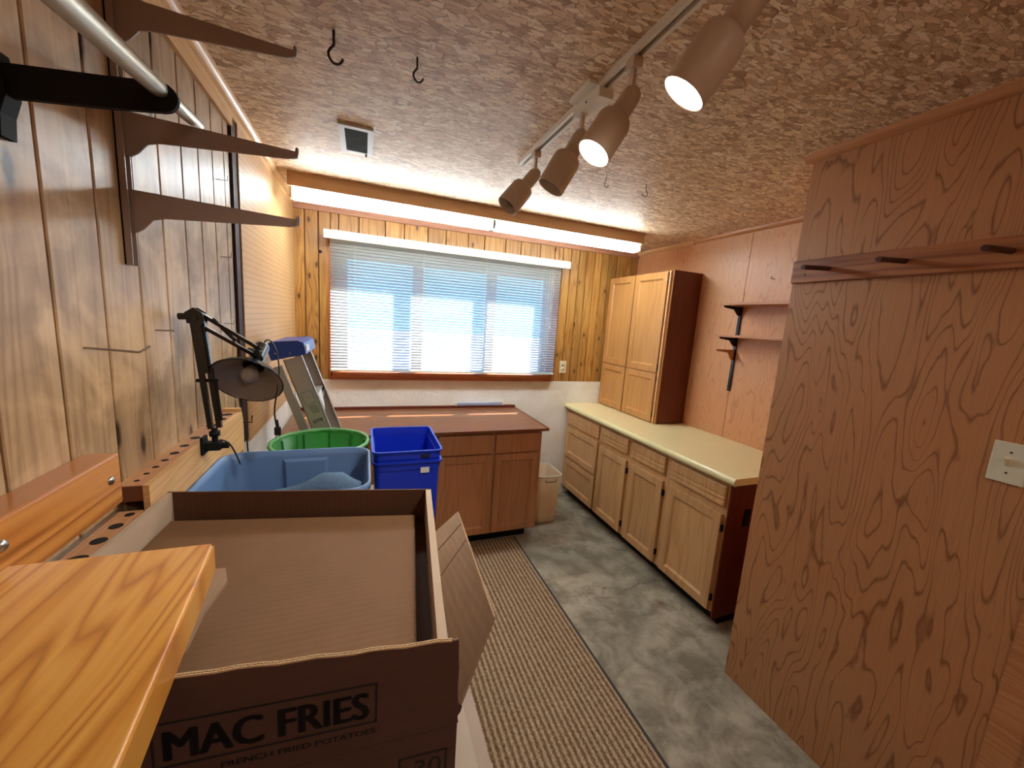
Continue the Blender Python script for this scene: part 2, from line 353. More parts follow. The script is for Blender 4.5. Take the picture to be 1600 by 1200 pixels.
def painted():
    t = NT('painted_rough_concrete'); v = t.obj()
    a = t.noise(v, 26., 6., .65); b = t.noise(v, 4., 5., .6); w_ = t.vor(t.vm('MULTIPLY', v, (1., 1., 1.6)), 9., out='Distance')
    h = t.math('ADD', a, t.math('MULTIPLY', t.map(w_, .02, .12, 0., 1.), .8))
    t.bump(h, .55, .006)
    col = t.mix(t.map(b, .35, .65), sr((230, 226, 212)), sr((242, 240, 232)))
    col = t.mix(t.map(w_, .015, .035, .5, 0.), col, sr((120, 104, 84)))
    return t.fin(col, .5, .4)
M['painted'] = painted()
def rugm():
    t = NT('ribbed_brown_carpet'); v = t.obj(); x, y, z = t.xyz(v)
    jit = t.math('MULTIPLY', t.math('SUBTRACT', t.noise(v, 90., 2.), .5), .016); st = t.math('SINE', t.math('MULTIPLY', t.math('ADD', x, jit), 2*math.pi/.026)); br = t.noise(v, 330., 2., .6); br2 = t.noise(t.vm('MULTIPLY', v, (1., .35, 1.)), 260., 2.)
    f = t.math('ADD', t.math('MULTIPLY', st, .15), t.math('ADD', t.math('MULTIPLY', br, .6), t.math('MULTIPLY', br2, .5)))
    col = t.ramp(f, [(.3, sr((80, 60, 42))), (.52, sr((134, 110, 84))), (.8, sr((196, 172, 142)))])
    t.bump(f, .8, .003)
    return t.fin(col, .95, .1)
M['rug'] = rugm()
M['rugedge'] = plain('dark_rug_binding', (62, 56, 54), .9)
def pegboard():
    t = NT('perforated_hardboard'); v = t.obj(); x, y, z = t.xyz(v)
    def cell(c): return t.math('SUBTRACT', t.math('FRACT', t.math('DIVIDE', c, .0254)), .5)
    a, b = cell(y), cell(z)
    d = t.math('SQRT', t.math('ADD', t.math('MULTIPLY', a, a), t.math('MULTIPLY', b, b)))
    hole = t.math('LESS_THAN', d, .115)
    n = t.noise(v, 5., 5., .6); c = t.mix(n, sr((196, 148, 96)), sr((216, 172, 120)))
    t.bump(t.math('SUBTRACT', 1., hole), .5, .002)
    return t.fin(t.mix(hole, c, sr((70, 42, 24))), .48, .4)
M['pegboard'] = pegboard()
def slatm():
    t = NT('white_blind_slat'); nt = t.t; t.fin(sr((200, 202, 192)), .4, .4)
    tr = t.n('ShaderNodeBsdfTranslucent', {'Color': (.66, .78, .92, 1)}); mx = nt.nodes.new('ShaderNodeMixShader'); mx.inputs[0].default_value = .3
    nt.links.new(t.b.outputs[0], mx.inputs[1]); nt.links.new(tr.outputs[0], mx.inputs[2]); nt.links.new(mx.outputs[0], nt.nodes['Material Output'].inputs[0]); return t.m
M['slat'] = slatm()
def glass():
    t = NT('window_glass'); nt = t.t; nt.nodes.remove(t.b)
    g = t.n('ShaderNodeBsdfGlossy', {'Roughness': .02}); tr = t.n('ShaderNodeBsdfTransparent', {'Color': (.93, .96, .97, 1)}); mx = nt.nodes.new('ShaderNodeMixShader'); mx.inputs[0].default_value = .06
    nt.links.new(tr.outputs[0], mx.inputs[1]); nt.links.new(g.outputs[0], mx.inputs[2]); nt.links.new(mx.outputs[0], nt.nodes['Material Output'].inputs[0]); return t.m
M['glass'] = glass()
def emis(name, col, e):
    t = NT(name); return t.fin((.9, .9, .9), .4, .3, 0., **{'Emission Color': (*col, 1), 'Emission Strength': e})
M['tube'] = emis('lit_fluorescent_tube', (.88, .96, 1.), TUBE_E)
M['bulb'] = emis('lit_bulb', (1., .96, .88), 30.)
M['deadbulb'] = plain('unlit_bulb_glass', (120, 112, 110), .12, metal=.6)
M['shade_in'] = plain('pale_shade_lining', (150, 144, 136), .35, var=.05)
M['tubelamp'] = plain('pale_blue_tube_case', (160, 170, 196), .35)

# ------------------------------------------------------------------ room shell
XL, XR, XP, YP, D, H = -.48, 2.45, 1.67, 1.142, 3.19, 2.37
YB = -1.3
struct('floor', MB().box((XL-.3, YB-.2, -.1), (XR+.3, D+.13, 0)), M['concrete'])
struct('ceiling', MB().box((XL-.3, YB-.2, H), (XR+.3, D+.13, H+.1)), M['osb'])
# left wall: concrete low down at the far end, boards above, grooves showing a dark backing
wl = struct('wall_left', MB().box((XL-.25, YB-.2, 0), (XL-.016, D+.2, H)).box((XL-.016, 1.80, 0), (XL-.003, D, 1.10)), M['painted'])
edges = [YB]
y = .744
ys = [y]
while y > YB+.1: y -= .136; ys.insert(0, y)
ys = [YB]+ys+[.875, 1.012, 1.150, 1.280, 1.417, 1.540, 1.665, 1.785, 1.845]
mb = MB(); gb = MB()
for i in range(len(ys)-1):
    a, b = ys[i]+.003, ys[i+1]-.003
    mb.prism([(XL-.012, a), (XL-.002, a), (XL, a+.002), (XL, b-.002), (XL-.002, b), (XL-.012, b)], 2, 0.0, H, random.random())
gb.box((XL-.016, YB, 0), (XL-.012, 1.85, H))
o = mb.build('wall_boards', M['pine_left'], wl); g_ = gb.build('wall_backing', M['groove'], wl)
# back wall with the window opening
wx0, wx1, wz0, wz1 = -.235, 1.605, 1.165, 2.135
mb = MB().box((XL-.25, D+.012, 0), (wx0, D+.13, H)).box((wx1, D+.012, 0), (XR+.25, D+.13, H)).box((wx0, D+.012, 0), (wx1, D+.13, wz0)).box((wx0, D+.012, wz1), (wx1, D+.13, H))
mb.box((XL, D-.004, 0), (XR, D+.012, 1.12))
wb = struct('wall_back', mb, M['painted'])
bx = [XL, -.402, -.314, -.182, -.045, .138, .277, .455, .596, .778, .913, 1.098, 1.237, 1.418, 1.561, 1.644, 1.725, 1.81, 1.889, 1.973, 2.05, 2.127, 2.215, 2.296, 2.377, XR]
mb = MB(); gb = MB()
for i in range(len(bx)-1):
    a, b = bx[i]+.0015, bx[i+1]-.0015; r_ = random.random()
    segs = [(1.12, H)] if (b <= wx0 or a >= wx1) else [(wz1, H)]
    parts = [(a, b, s_) for s_ in segs]
    if a < wx0 < b: parts = [(a, wx0, (1.12, H)), (wx0, b, (wz1, H))]
    if a < wx1 < b: parts = [(a, wx1, (wz1, H)), (wx1, b, (1.12, H))]
    for a_, b_, (z0, z1) in parts: mb.prism([(a_, D+.012), (a_+.003, D), (b_-.003, D), (b_, D+.012)], 2, z0, z1, r_)
mb.build('wall_boards', M['pine_back'], wb)
M2 = MB().box((XL, D+.0115, 1.12), (wx0, D+.0125, H)).box((wx1, D+.0115, 1.12), (XR, D+.0125, H)).box((wx0, D+.0115, wz1), (wx1, D+.0125, H)); M2.build('wall_backing', M['groove'], wb)
MB().lathe([(0, 0), (.011, 0), (.011, .002), (0, .002)], (-.302, D-.001, 2.045), (0, -1, 0), 12).build('knot_hole', M['black_hole'], wb)
# right wall (far part), the plywood partition that steps into the room, rear wall
wr = struct('wall_right', MB().box((XR+.004, YP-.3, 0), (XR+.2, D+.2, H)), M['groove'])
MB().box((XR, YP-.3, 0), (XR+.004, 1.998, H)).box((XR, 2.0015, 0), (XR+.004, D, H)).build('plywood_panel', M['ply_pale'], wr)
wp = struct('wall_partition', MB().box((XP+.006, YB-.2, 0), (XR+.1, YP, H)), M['ply_pale'])
MB().box((XP, YB, 0), (XP+.006, YP+.004, H)).build('plywood_panel', M['ply'], wp)
struct('wall_rear', MB().box((XL-.3, YB-.2, 0), (XR+.3, YB, H)), M['ply_pale'])
# mouldings
def quarter(mb, ax, s0, s1, cx, cz, sx, sz, r=.03, mitre=0.):
    pts = [(cx, cz)]+[(cx+sx*r*math.cos(t), cz+sz*r*math.sin(t)) for t in [math.pi/2*k/6 for k in range(7)]]
    if ax == 1: mb.prism(pts, 1, s0, s1)
    else: mb.prism(pts, 0, s0, s1)
    return mb
t1 = struct('trim_1', quarter(MB(), 1, YB, D, XL+.012, H, 1, -1, .026), M['trim_pale'])
MB().box((XL, YB, H-.085), (XL+.012, 1.86, H)).box((XL, 1.86, H-.05), (XL+.012, D, H)).build('flat_strip', M['raw'], t1)
struct('trim_2', quarter(MB(), 1, 2.50, D, XR, H, -1, -1, .03), M['trim_pale'])
struct('trim_3', quarter(MB(), 1, YP, 2.50, XR, H, -1, -1, .026), M['trim'])
struct('trim_4', quarter(MB(), 1, YB, YP+.025, XP, H, -1, -1, .03), M['trim'])
struct('trim_5', MB().box((XL, D-.018, H-.052), (XR, D, H)), M['cornice'])
struct('trim_6', MB().box((XL, 1.855, 1.06), (XL+.008, 1.915, H-.05)), M['groove'])
struct('trim_7', MB().box((XP-.006, -.2, 0), (XP, .372, H-.03)).box((XP-.02, -.3, 0), (XP, .3, H-.03)), M['trim'])

# ------------------------------------------------------------------ window and blind
wf = MB()
fy0, fy1 = D+.07, D+.125
panes = [(-.125, .36), (.445, .985), (1.062, 1.53)]
pz0, pz1 = 1.20, 2.035
xsn = [wx0, panes[0][0], panes[0][1], panes[1][0], panes[1][1], panes[2][0], panes[2][1], wx1]
for i in (0, 2, 4, 6): wf.box((xsn[i], fy0, wz0), (xsn[i+1], fy1, wz1))
for a, b in panes: wf.box((a, fy0, wz0), (b, fy1, pz0)); wf.box((a, fy0, pz1), (b, fy1, wz1))
win = struct('window_1', wf, M['winframe'])
MB().box((-.13, fy0+.02, pz0), (.365, fy0+.024, pz1)).build('pane', M['glass'], win)
MB().box((.44, fy0+.02, pz0), (.99, fy0+.024, pz1)).build('pane', M['glass'], win)
MB().box((1.055, fy0+.02, pz0), (1.535, fy0+.024, pz1)).build('pane', M['glass'], win)
cs = MB().box((wx0-.012, D-.022, 1.122), (wx0+.008, fy0, wz1+.02)).box((wx1-.008, D-.022, 1.122), (wx1+.012, fy0, wz1+.02)).box((wx0, D-.022, wz1-.004), (wx1, fy0, wz1+.02))
cs.box((wx0, D-.022, 1.14), (wx1, fy0, 1.178)).box((wx0-.012, D-.03, 1.122), (wx1+.012, D, 1.146))
cs.build('window_casing', M['casing'], win)
BY = 3.125
bl = thing('venetian_blind', (.685, BY, 1.18), 'wide white venetian blind hanging over the window', 'blind')
va = MB().prism([(3.055, 2.125), (3.055, 2.15), (3.060, 2.153), (3.055, 2.157), (3.055, 2.182), (3.12, 2.182), (3.12, 2.176), (3.065, 2.176), (3.065, 2.125)], 0, -.27, 1.655)
va.box((-.27, 3.055, 2.125), (-.267, 3.12, 2.182)).box((1.652, 3.055, 2.125), (1.655, 3.12, 2.182)); va.build('valance', M['valance'], bl)
MB().box((-.24, 3.105, 2.128), (1.612, 3.145, 2.165)).build('headrail', M['valance'], bl)
sl = MB(); pitch_ = .0216; nsl = int((2.122-1.213)/pitch_)
for k in range(nsl+1):
    z = 1.213+k*pitch_; ang = R(40); N = 4; top = []
    for j in range(N+1):
        u = (j/N-.5)*.025; cur = .0016*(1-(2*j/N-1)**2)
        top.append((BY+u*math.cos(ang)-cur*math.sin(ang)*0, z-u*math.sin(ang)+cur))
    vv = [(x_, p[0], p[1]) for x_ in (-.235, 1.605) for p in top]
    sl.add(vv, [(j, j+1, N+2+j, N+1+j) for j in range(N)], 0., True)
sl.build('slats', M['slat'], bl)
MB().box((-.237, BY-.013, 1.194), (1.607, BY+.013, 1.204)).build('bottom_rail', M['valance'], bl)
for x_ in (-.07, .42, .92, 1.42):
    MB().tube([(x_, BY-.0145, 2.13), (x_, BY-.0145, 1.19)], .0009, 5).tube([(x_, BY+.0145, 2.13), (x_, BY+.0145, 1.19)], .0009, 5).build('ladder_cord', M['valance'], bl)
for x_, zb in ((1.512, 1.25), (1.53, 1.62), (1.49, 1.30)):
    MB().tube([(x_, BY-.02, 2.13), (x_-.006, BY-.022, zb)], .0013, 6).lathe([(0, 0), (.004, .002), (.0055, .02), (0, .026)], (x_-.006, BY-.022, zb-.025), (0, 0, 1), 8).build('pull_cord', M['valance'], bl)
for x_ in (-.215, .70, 1.53): MB().box((x_, 3.075, 2.182), (x_+.11, D, 2.19)).build('bracket', M['trim'], bl)
# what the window gives onto
struct('ground_outside', MB().box((-8, 3.55, .9), (10, 16, 1.0)), M['ground'])

# ------------------------------------------------------------------ outlet, switch, vent
def outlet(name, c, label):
    x_, z_ = c; t = thing(name, (x_, D, z_-.057), label, 'outlet')
    MB().box((x_-.035, D-.006, z_-.057), (x_+.035, D, z_+.057), bev=.003).build('cover_plate', M['cream'], t)
    for dz in (-.02, .02):
        f = MB().lathe([(0, 0), (.016, 0), (.016, .003), (0, .003)], (x_, D-.006, z_+dz), (0, -1, 0), 14).build('socket', M['cream'], t)
        MB().box((x_-.008, D-.0105, z_+dz-.002), (x_-.005, D-.009, z_+dz+.008)).box((x_+.004, D-.0105, z_+dz-.002), (x_+.007, D-.009, z_+dz+.008)).build('slot', M['slot'], f)
    return t
outlet('wall_outlet', (1.733, 1.258), 'cream power outlet on the knotty boards right of the window')
t = thing('light_switch', (XP, .463, 1.283), 'off-white toggle light switch on the plywood partition', 'switch')
MB().box((XP-.007, .428, 1.283), (XP, .498, 1.397), bev=.003).build('cover_plate', M['almond'], t)
MB().prism([(XP-.006, 1.329), (XP-.006, 1.351), (XP-.02, 1.359), (XP-.022, 1.353), (XP-.010, 1.335)], 1, .458, .468).build('toggle', M['cream'], t)
for z_ in (1.312, 1.370): MB().lathe([(0, 0), (.0032, 0), (.0025, .0015), (0, .002)], (XP-.0065, .463, z_), (-1, 0, 0), 8).build('screw', M['darkmetal'], t)
t = thing('air_vent', (-.04, 1.95, H), 'pale metal air grille set in the chipboard ceiling', 'vent')
vf = MB()
x0, x1, y0, y1 = -.107, .028, 1.812, 2.09
vf.box((x0, y0, H-.01), (x0+.024, y1, H)).box((x1-.022, y0, H-.01), (x1, y1, H)).box((x0+.024, y0, H-.01), (x1-.022, y0+.024, H)).box((x0+.024, y1-.026, H-.01), (x1-.022, y1, H)); vf.build('frame', M['ventwhite'], t)
MB().box((x0+.02, y0+.02, H-.002), (x1-.02, y1-.02, H)).build('duct', M['ventdark'], t)
lv = MB()
for k in range(17):
    yy = y0+.028+k*.0137; lv.prism([(yy, H-.009), (yy+.0015, H-.009), (yy+.008, H-.003), (yy+.0065, H-.003)], 0, x0+.022, x1-.02)
lv.build('louvres', M['ventdark'] if False else plain('grey_louvre', (120, 126, 134), .5), t)
MB().tube([(.0, y1-.012, H-.01), (.0, y1-.012, H-.02)], .004, 8).build('damper_knob', M['blackmatte'], t)

# ------------------------------------------------------------------ fluorescent fixture
ft = thing('fluorescent_fixture', (.8, 2.62, H), 'long ceiling strip light with two lit pairs of fluorescent tubes', 'light')
MB().box((-.402, 2.556, 2.296), (2.0, 2.568, H)).box((-.402, 2.568, 2.335), (2.0, 2.69, H)).build('housing', M['fixbrown'], ft)
rf = MB().prism([(2.568, 2.297), (2.568, 2.300), (2.62, 2.320), (2.69, 2.300), (2.69, 2.297), (2.62, 2.316)][::-1], 0, -.398, 1.996); rf.build('reflector', M['reflector'], ft)
for x0, x1 in ((-.388, .788), (.806, 1.985)):
    for yy, zz in ((2.588, 2.262), (2.640, 2.258)):
        MB().tube([(x0+.012, yy, zz), (x1-.012, yy, zz)], .0185, 16).build('fluorescent_tube', M['tube'], ft)
for x_ in (-.39, .797, 1.988):
    MB().box((x_-.008, 2.571, 2.244), (x_+.008, 2.606, 2.31), bev=.002).box((x_-.008, 2.622, 2.24), (x_+.008, 2.658, 2.31), bev=.002).build('tube_holder', M['cream'] if x_ != .797 else plain('grey_tube_holder', (108, 104, 98), .5), ft)

# ------------------------------------------------------------------ track light
TX = .672
tk = thing('lighting_track', (TX, 1.1, H), 'white ceiling track carrying four taupe spotlights', 'track')
MB().prism([(TX-.018, H), (TX-.018, H-.02), (TX-.007, H-.02), (TX-.007, H-.006), (TX+.007, H-.006), (TX+.007, H-.02), (TX+.018, H-.02), (TX+.018, H)][::-1], 1, -.05, 1.80).build('rail', M['track'], tk)
MB().box((TX-.0068, -.05, H-.0065), (TX+.0068, 1.80, H-.0055)).build('slot', M['slot'], tk)
MB().box((TX-.05, 1.135, H-.012), (TX+.028, 1.26, H), bev=.002).box((TX-.018, 1.125, H-.045), (TX+.032, 1.285, H-.018), bev=.002).build('power_feed', M['track'], tk)
MB().lathe([(0, 0), (.004, 0), (.003, .0015), (0, .002)], (TX-.0185, 1.2, H-.03), (-1, 0, 0), 8).build('screw', M['slot'], tk)
LAB = ['large lit spotlight nearest the camera on the ceiling track', 'lit spotlight beside the power feed, second along the track', 'unlit spotlight third along the ceiling track', 'unlit spotlight at the far end of the ceiling track']
def spot(i, y, d, lit, L=1.):
    t = thing('track_spotlight', (TX, y, H-.02), LAB[i], 'spotlight', 'spotlights on the ceiling track')
    d = Vector(d).normalized()
    MB().box((TX-.015, y-.020, H-.046), (TX+.015, y+.020, H-.0202), bev=.003).build('track_adapter', M['lampbrown'], t)
    p = Vector((TX, y, H-.11))
    MB().box((TX-.005, y-.008, H-.105), (TX+.005, y+.008, H-.04)).build('stem', M['lampbrown'], t)
    nk = MB().lathe([(0, -.024), (.016, -.021), (.024, -.010), (.027, .004), (.027, .070), (.02, .071)], p, d, 24); nk.build('socket_cup', M['lampbrown'], t)
    q = p+d*.066
    MB().lathe([(.024, 0), (.030, -.001), (.043, .010), (.0475, .022), (.0475, .122), (.046, .123), (.0445, .120), (.0445, .03), (.02, .012)], q, d, 32).build('lamp_can', M['lampbrown'], t)
    bulb = MB().lathe([(.020, .020), (.034, .05), (.0395, .07), (.0385, .090), (.025, .099), (0, .103)], q, d, 24).build('bulb', M['bulb'] if lit else M['deadbulb'], t)
    if lit:
        ld = bpy.data.lights.new('spot_light', 'SPOT'); lo = bpy.data.objects.new('spot_light', ld); COL.objects.link(lo)
        ld.energy = SPOT_W*lit; ld.spot_size = R(100); ld.spot_blend = .7; ld.shadow_soft_size = .03; ld.color = (1., .93, .84)
        lo.rotation_euler = d.to_track_quat('-Z', 'Y').to_euler(); lo.location = q+d*.126-origin(t); lo.parent = t
    return t
spot(0, .62, (-.43, .36, -.83), 1.)
spot(1, .985, (-.51, .04, -.86), 1.)
spot(2, 1.25, (-.45, .15, -.88), 0)
spot(3, 1.63, (-.62, -.02, -.78), 0)

# ------------------------------------------------------------------ ceiling hooks
def hook(name, x_, y_, k, label, rw, m=1):
    key = [(0, .004), (0, -.02), (0, -.036), (-.007, -.046), (-.013, -.058), (-.011, -.070), (-.002, -.080), (.010, -.080), (.019, -.072), (.023, -.062)]
    pts = []
    for i in range(len(key)-1):
        p0 = key[max(i-1, 0)]; p1 = key[i]; p2 = key[i+1]; p3 = key[min(i+2, len(key)-1)]
        for t in (0, .33, .66): pts.append(tuple(.5*(2*p1[q]+(p2[q]-p0[q])*t+(2*p0[q]-5*p1[q]+4*p2[q]-p3[q])*t*t+(3*p1[q]-p0[q]-3*p2[q]+p3[q])*t**3) for q in (0, 1)))
    pts.append(key[-1])
    return tag(MB().tube([(x_+a*k*m, y_+a*k*.25, H+b*k) for a, b in pts], rw, 8).build(name, M['darkmetal']), label, 'hook', 'ceiling hooks')
hook('ceiling_hook', -.083, 1.275, .98, 'large dark iron hook in the ceiling, nearest the left wall', .0036)
hook('ceiling_hook', .137, 1.284, .78, 'smaller dark iron hook in the ceiling, second from the left wall', .0029)
hook('ceiling_hook', 1.086, 1.725, .75, 'thin wire hook on the ceiling joint, left of its pair', .0018)
hook('ceiling_hook', 1.33, 1.734, .75, 'thin wire hook on the ceiling joint, right of its pair', .0018, -1)

# ------------------------------------------------------------------ cabinets on the right wall
def panel_door(xf, y0, y1, z0, z1, mat, parent, name='door', th=.018, st=.05):
    """frame and raised panel door facing -x at plane xf"""
    mb = MB(); r1 = random.random(); r2 = random.random()
    mb.box((xf, y0, z0), (xf+th, y0+st, z1), r1, .002).box((xf, y1-st, z0), (xf+th, y1, z1), r2, .002)
    mb.box((xf, y0+st-.001, z0), (xf+th, y1-st+.001, z0+st), r1*.5, .002).box((xf, y0+st-.001, z1-st), (xf+th, y1-st+.001, z1), r2*.7, .002)
    o = mb.build(name, mat, parent)
    pm = MB(); a, b, c, d = y0+st, y1-st, z0+st, z1-st; i = .012
    pm.add([(xf+.002, a, c), (xf+.002, b, c), (xf+.002, b, d), (xf+.002, a, d), (xf+.011, a+i, c+i), (xf+.011, b-i, c+i), (xf+.011, b-i, d-i), (xf+.011, a+i, d-i)],
           [(0, 1, 5, 4), (1, 2, 6, 5), (2, 3, 7, 6), (3, 0, 4, 7), (4, 5, 6, 7)], (r1+r2)/2)
    pm.build('panel', mat, o); return o
def ridged(xf, y0, y1, z0, z1, mat, parent):
    h = z1-z0; pr = [(xf+.018, z0), (xf+.006, z0), (xf, z0+.006), (xf, z0+h*.20), (xf+.007, z0+h*.23), (xf+.007, z0+h*.27), (xf, z0+h*.30), (xf, z0+h*.42), (xf+.007, z0+h*.45), (xf+.007, z0+h*.49), (xf+.001, z0+h*.53), (xf+.001, z1-.006), (xf+.006, z1), (xf+.018, z1)]
    return MB().prism(pr, 1, y0, y1, random.random()).build('drawer', mat, parent)
XF = 1.82
def base_unit(y0, y1, kind, label, dy0, dy1):
    t = thing('base_cabinet', ((XF+XR)/2, (y0+y1)/2, 0), label, 'cabinet', 'oak base cabinets under the cream countertop')
    MB().box((XF+.02, y0, .09), (XF+.04, y1, .864), random.random()).box((XF+.04, y0+.001, .092), (XR-.002, y1-.001, .863)).build('body', M['oak'], t)
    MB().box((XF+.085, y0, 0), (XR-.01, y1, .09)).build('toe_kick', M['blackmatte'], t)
    if kind == 'drawers':
        ridged(XF, dy0, dy1, .722, .835, M['oak'], t)
        panel_door(XF, dy0, dy1, .405, .695, M['oak'], t, 'drawer'); panel_door(XF, dy0, dy1, .10, .385, M['oak'], t, 'drawer')
    else:
        ridged(XF, dy0, dy1, .722, .838, M['oak'], t)
        panel_door(XF, dy0, dy1, .10, .677, M['oak'], t)
        for z_ in (.18, .60): MB().box((XF+.004, dy0-.011, z_-.02), (XF+.02, dy0-.001, z_+.02), bev=.002).build('hinge', M['blackmatte'], t)
    return t
base_unit(2.615, 3.185, 'drawers', 'oak base cabinet of three drawers against the concrete wall', 2.635, 3.165)
base_unit(2.228, 2.615, 'door', 'oak base cabinet with one door, next to the three-drawer unit', 2.250, 2.606)
base_unit(1.838, 2.228, 'door', 'oak base cabinet with one door, second from the plywood partition', 1.868, 2.196)
u = base_unit(1.40, 1.838, 'door', 'widest oak base cabinet with dark red side, nearest the plywood partition', 1.415, 1.812)
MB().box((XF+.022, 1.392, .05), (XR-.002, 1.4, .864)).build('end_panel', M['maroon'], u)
MB().box((1.962, 1.389, .60), (2.01, 1.392, .70)).box((1.975, 1.387, .62), (1.998, 1.389, .68)).build('side_outlet', M['blackmatte'], u)
# countertop, rolled front edge
t = thing('countertop', (2.1, 2.26, .864), 'long cream laminate countertop over the oak base cabinets', 'countertop')
MB().box((1.803, 1.345, .872), (XR-.001, D-.005, .91)).build('slab', M['laminate'], t)
pr = [(1.803, .9102)]+[(1.803-.018*math.sin(a), .8892+.021*math.cos(a)) for a in [math.pi*k/8 for k in range(9)]]
MB().prism([(p[0], p[1]) for p in pr], 1, 1.345, D-.005).build('rolled_edge', M['laminate_edge'], t)
# tall cupboard on the countertop
t = thing('wall_cupboard', (2.3, 2.8, .911), 'tall honey oak cupboard with dark red side standing on the cream countertop', 'cabinet')
MB().box((2.172, 2.385, .912), (2.19, D-.006, 2.105), .3).box((2.19, 2.389, .913), (XR-.001, D-.006, 2.104)).build('body', M['oak_honey'], t)
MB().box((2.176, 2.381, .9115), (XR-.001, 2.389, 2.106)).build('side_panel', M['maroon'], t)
for dy0, dy1 in ((2.425, 2.80), (2.815, 3.17)):
    panel_door(2.15, dy0, dy1, 1.318, 2.098, M['oak_honey'], t); panel_door(2.15, dy0, dy1, .918, 1.312, M['oak_honey'], t)
MB().box((2.156, 2.398, .915), (2.172, 2.412, 2.10)).build('stile_edge', M['trim_pale'], t)
for z_ in (.98, 1.27, 1.36, 2.03): MB().box((2.154, 2.412, z_-.022), (2.17, 2.424, z_+.022), bev=.002).build('hinge', M['darkmetal'], t)

# ------------------------------------------------------------------ bench cabinet under the window
t = thing('bench_cabinet', (.38, 2.85, 0), 'brown oak bench cabinet below the window with paired drawers and doors', 'cabinet')
YC = 2.50
def xdoor(x0, x1, z0, z1, parent, st=.05):
    mb = MB(); r1 = random.random(); r2 = random.random(); f = YC-.018
    mb.box((x0, f, z0), (x0+st, YC, z1), r1, .002).box((x1-st, f, z0), (x1, YC, z1), r2, .002).box((x0+st-.001, f, z0), (x1-st+.001, YC, z0+st), r1, .002).box((x0+st-.001, f, z1-st), (x1-st+.001, YC, z1), r2, .002)
    o = mb.build('door', M['oak_x'], parent); a, b, c, d = x0+st, x1-st, z0+st, z1-st; i = .012
    MB().add([(a, f+.002, c), (b, f+.002, c), (b, f+.002, d), (a, f+.002, d), (a+i, f+.010, c+i), (b-i, f+.010, c+i), (b-i, f+.010, d-i), (a+i, f+.010, d-i)], [(0, 1, 5, 4), (1, 2, 6, 5), (2, 3, 7, 6), (3, 0, 4, 7), (4, 5, 6, 7)], r1).build('panel', M['oak_x'], o)
MB().box((XL+.01, YC, .09), (1.235, YC+.02, .865), .4).box((XL+.01, YC+.02, .09), (1.233, D-.006, .865)).build('body', M['oak_x'], t)
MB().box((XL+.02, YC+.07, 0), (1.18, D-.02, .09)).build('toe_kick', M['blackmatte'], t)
for x0, x1 in ((-.40, -.03), (.03, .40), (.465, .855), (.873, 1.212)):
    MB().box((x0, YC-.018, .712), (x1, YC, .848), random.random(), .003).build('drawer', M['oak_x'], t); xdoor(x0, x1, .10, .700, t)
t = thing('worktop', (.4, 2.82, .866), 'glossy red-brown bench top under the window with a dark back strip', 'worktop')
MB().box((XL+.002, 2.462, .8655), (1.268, D-.006, .885), bev=.001).build('board', M['hardboard'], t)
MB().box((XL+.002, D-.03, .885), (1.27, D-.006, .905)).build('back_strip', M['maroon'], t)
MB().box((1.262, 2.462, .8655), (1.272, D-.03, .889)).build('side_strip', M['hardboard'], t)
t = thing('tube_lamp', (.94, 3.168, .9055), 'slim pale tube lamp lying on the back strip of the bench top', 'lamp')
MB().box((.735, 3.155, .906), (1.142, 3.182, .93), bev=.003).build('case', M['tubelamp'], t)
for x_ in (.722, 1.142): MB().box((x_, 3.156, .906), (x_+.013, 3.181, .929)).build('end_cap', M['cream'], t)

# wastebasket
t = thing('wastebasket', (1.44, 2.80, 0), 'beige plastic wastebasket between the bench cabinet and the drawers', 'wastebasket')
cx, cy = 1.425, 2.80
MB().rrect([(0, .083, .115, .03), (.40, .103, .145, .04)], cx, cy).build('body_shell', M['binplastic'], t) if False else None
def tubprof(h, bx_, by_, tx, ty, r, th=.004, z0=0.):
    return [(z0, bx_-.01, by_-.01, r*.7), (z0+.008, bx_, by_, r*.8), (z0+h, tx, ty, r), (z0+h, tx-th, ty-th, r-th), (z0+.012, bx_-th, by_-th, r*.8-th), (z0+.010, bx_-.02, by_-.02, r*.5)]
MB().rrect(tubprof(.42, .088, .118, .108, .148, .04), cx, cy).build('tub', M['binplastic'], t)
MB().rrect([(.412, .109, .149, .041), (.412, .114, .154, .045), (.424, .114, .154, .045), (.424, .104, .144, .036), (.412, .104, .144, .036)], cx, cy, caps=False).build('rim', M['almond'], t)
MB().tube([(cx-.05, cy-.150, .395), (cx-.045, cy-.153, .375), (cx+.045, cy-.153, .375), (cx+.05, cy-.150, .395)], .003, 6).build('grip', M['darkmetal'], t)

# ------------------------------------------------------------------ rug
t = thing('carpet_runner', (.7, .8, 0), 'ribbed brown carpet runner with dark binding on the concrete floor', 'rug')
MB().box((.33, YB+.1, .0005), (1.075, 2.545, .009)).build('pile', M['rug'], t)
MB().box((1.075, YB+.1, .0005), (1.09, 2.545, .008)).box((.315, YB+.1, .0005), (.33, 2.545, .008)).build('binding', M['rugedge'], t)

# ------------------------------------------------------------------ peg rail on the partition
t = thing('peg_rail', (XP, .47, 1.87), 'wooden coat rail with dark dowel pegs on the plywood partition', 'coat rail')
MB().box((XP-.02, -.5, 1.87), (XP-.0005, 1.142, 1.958), .3, .002).build('board', wood('rail_board', sr((176, 112, 66)), sr((156, 94, 54)), sr((112, 60, 32)), 'Z', 'Y', use_rnd=False, rough=.4, streak=.6, rings=9), t)
for yy in (1.004, .778, .552, .326, .1): MB().tube([(XP-.021, yy, 1.914), (XP-.024, yy, 1.915), (XP-.165, yy, 1.905)], .0085, 12).build('peg', M['peg'], t)
MB().lathe([(0, 0), (.004, 0), (.003, .003), (0, .004)], (XP-.02, 1.09, 1.90), (-1, 0, 0), 8).build('screw', M['steel'], t)
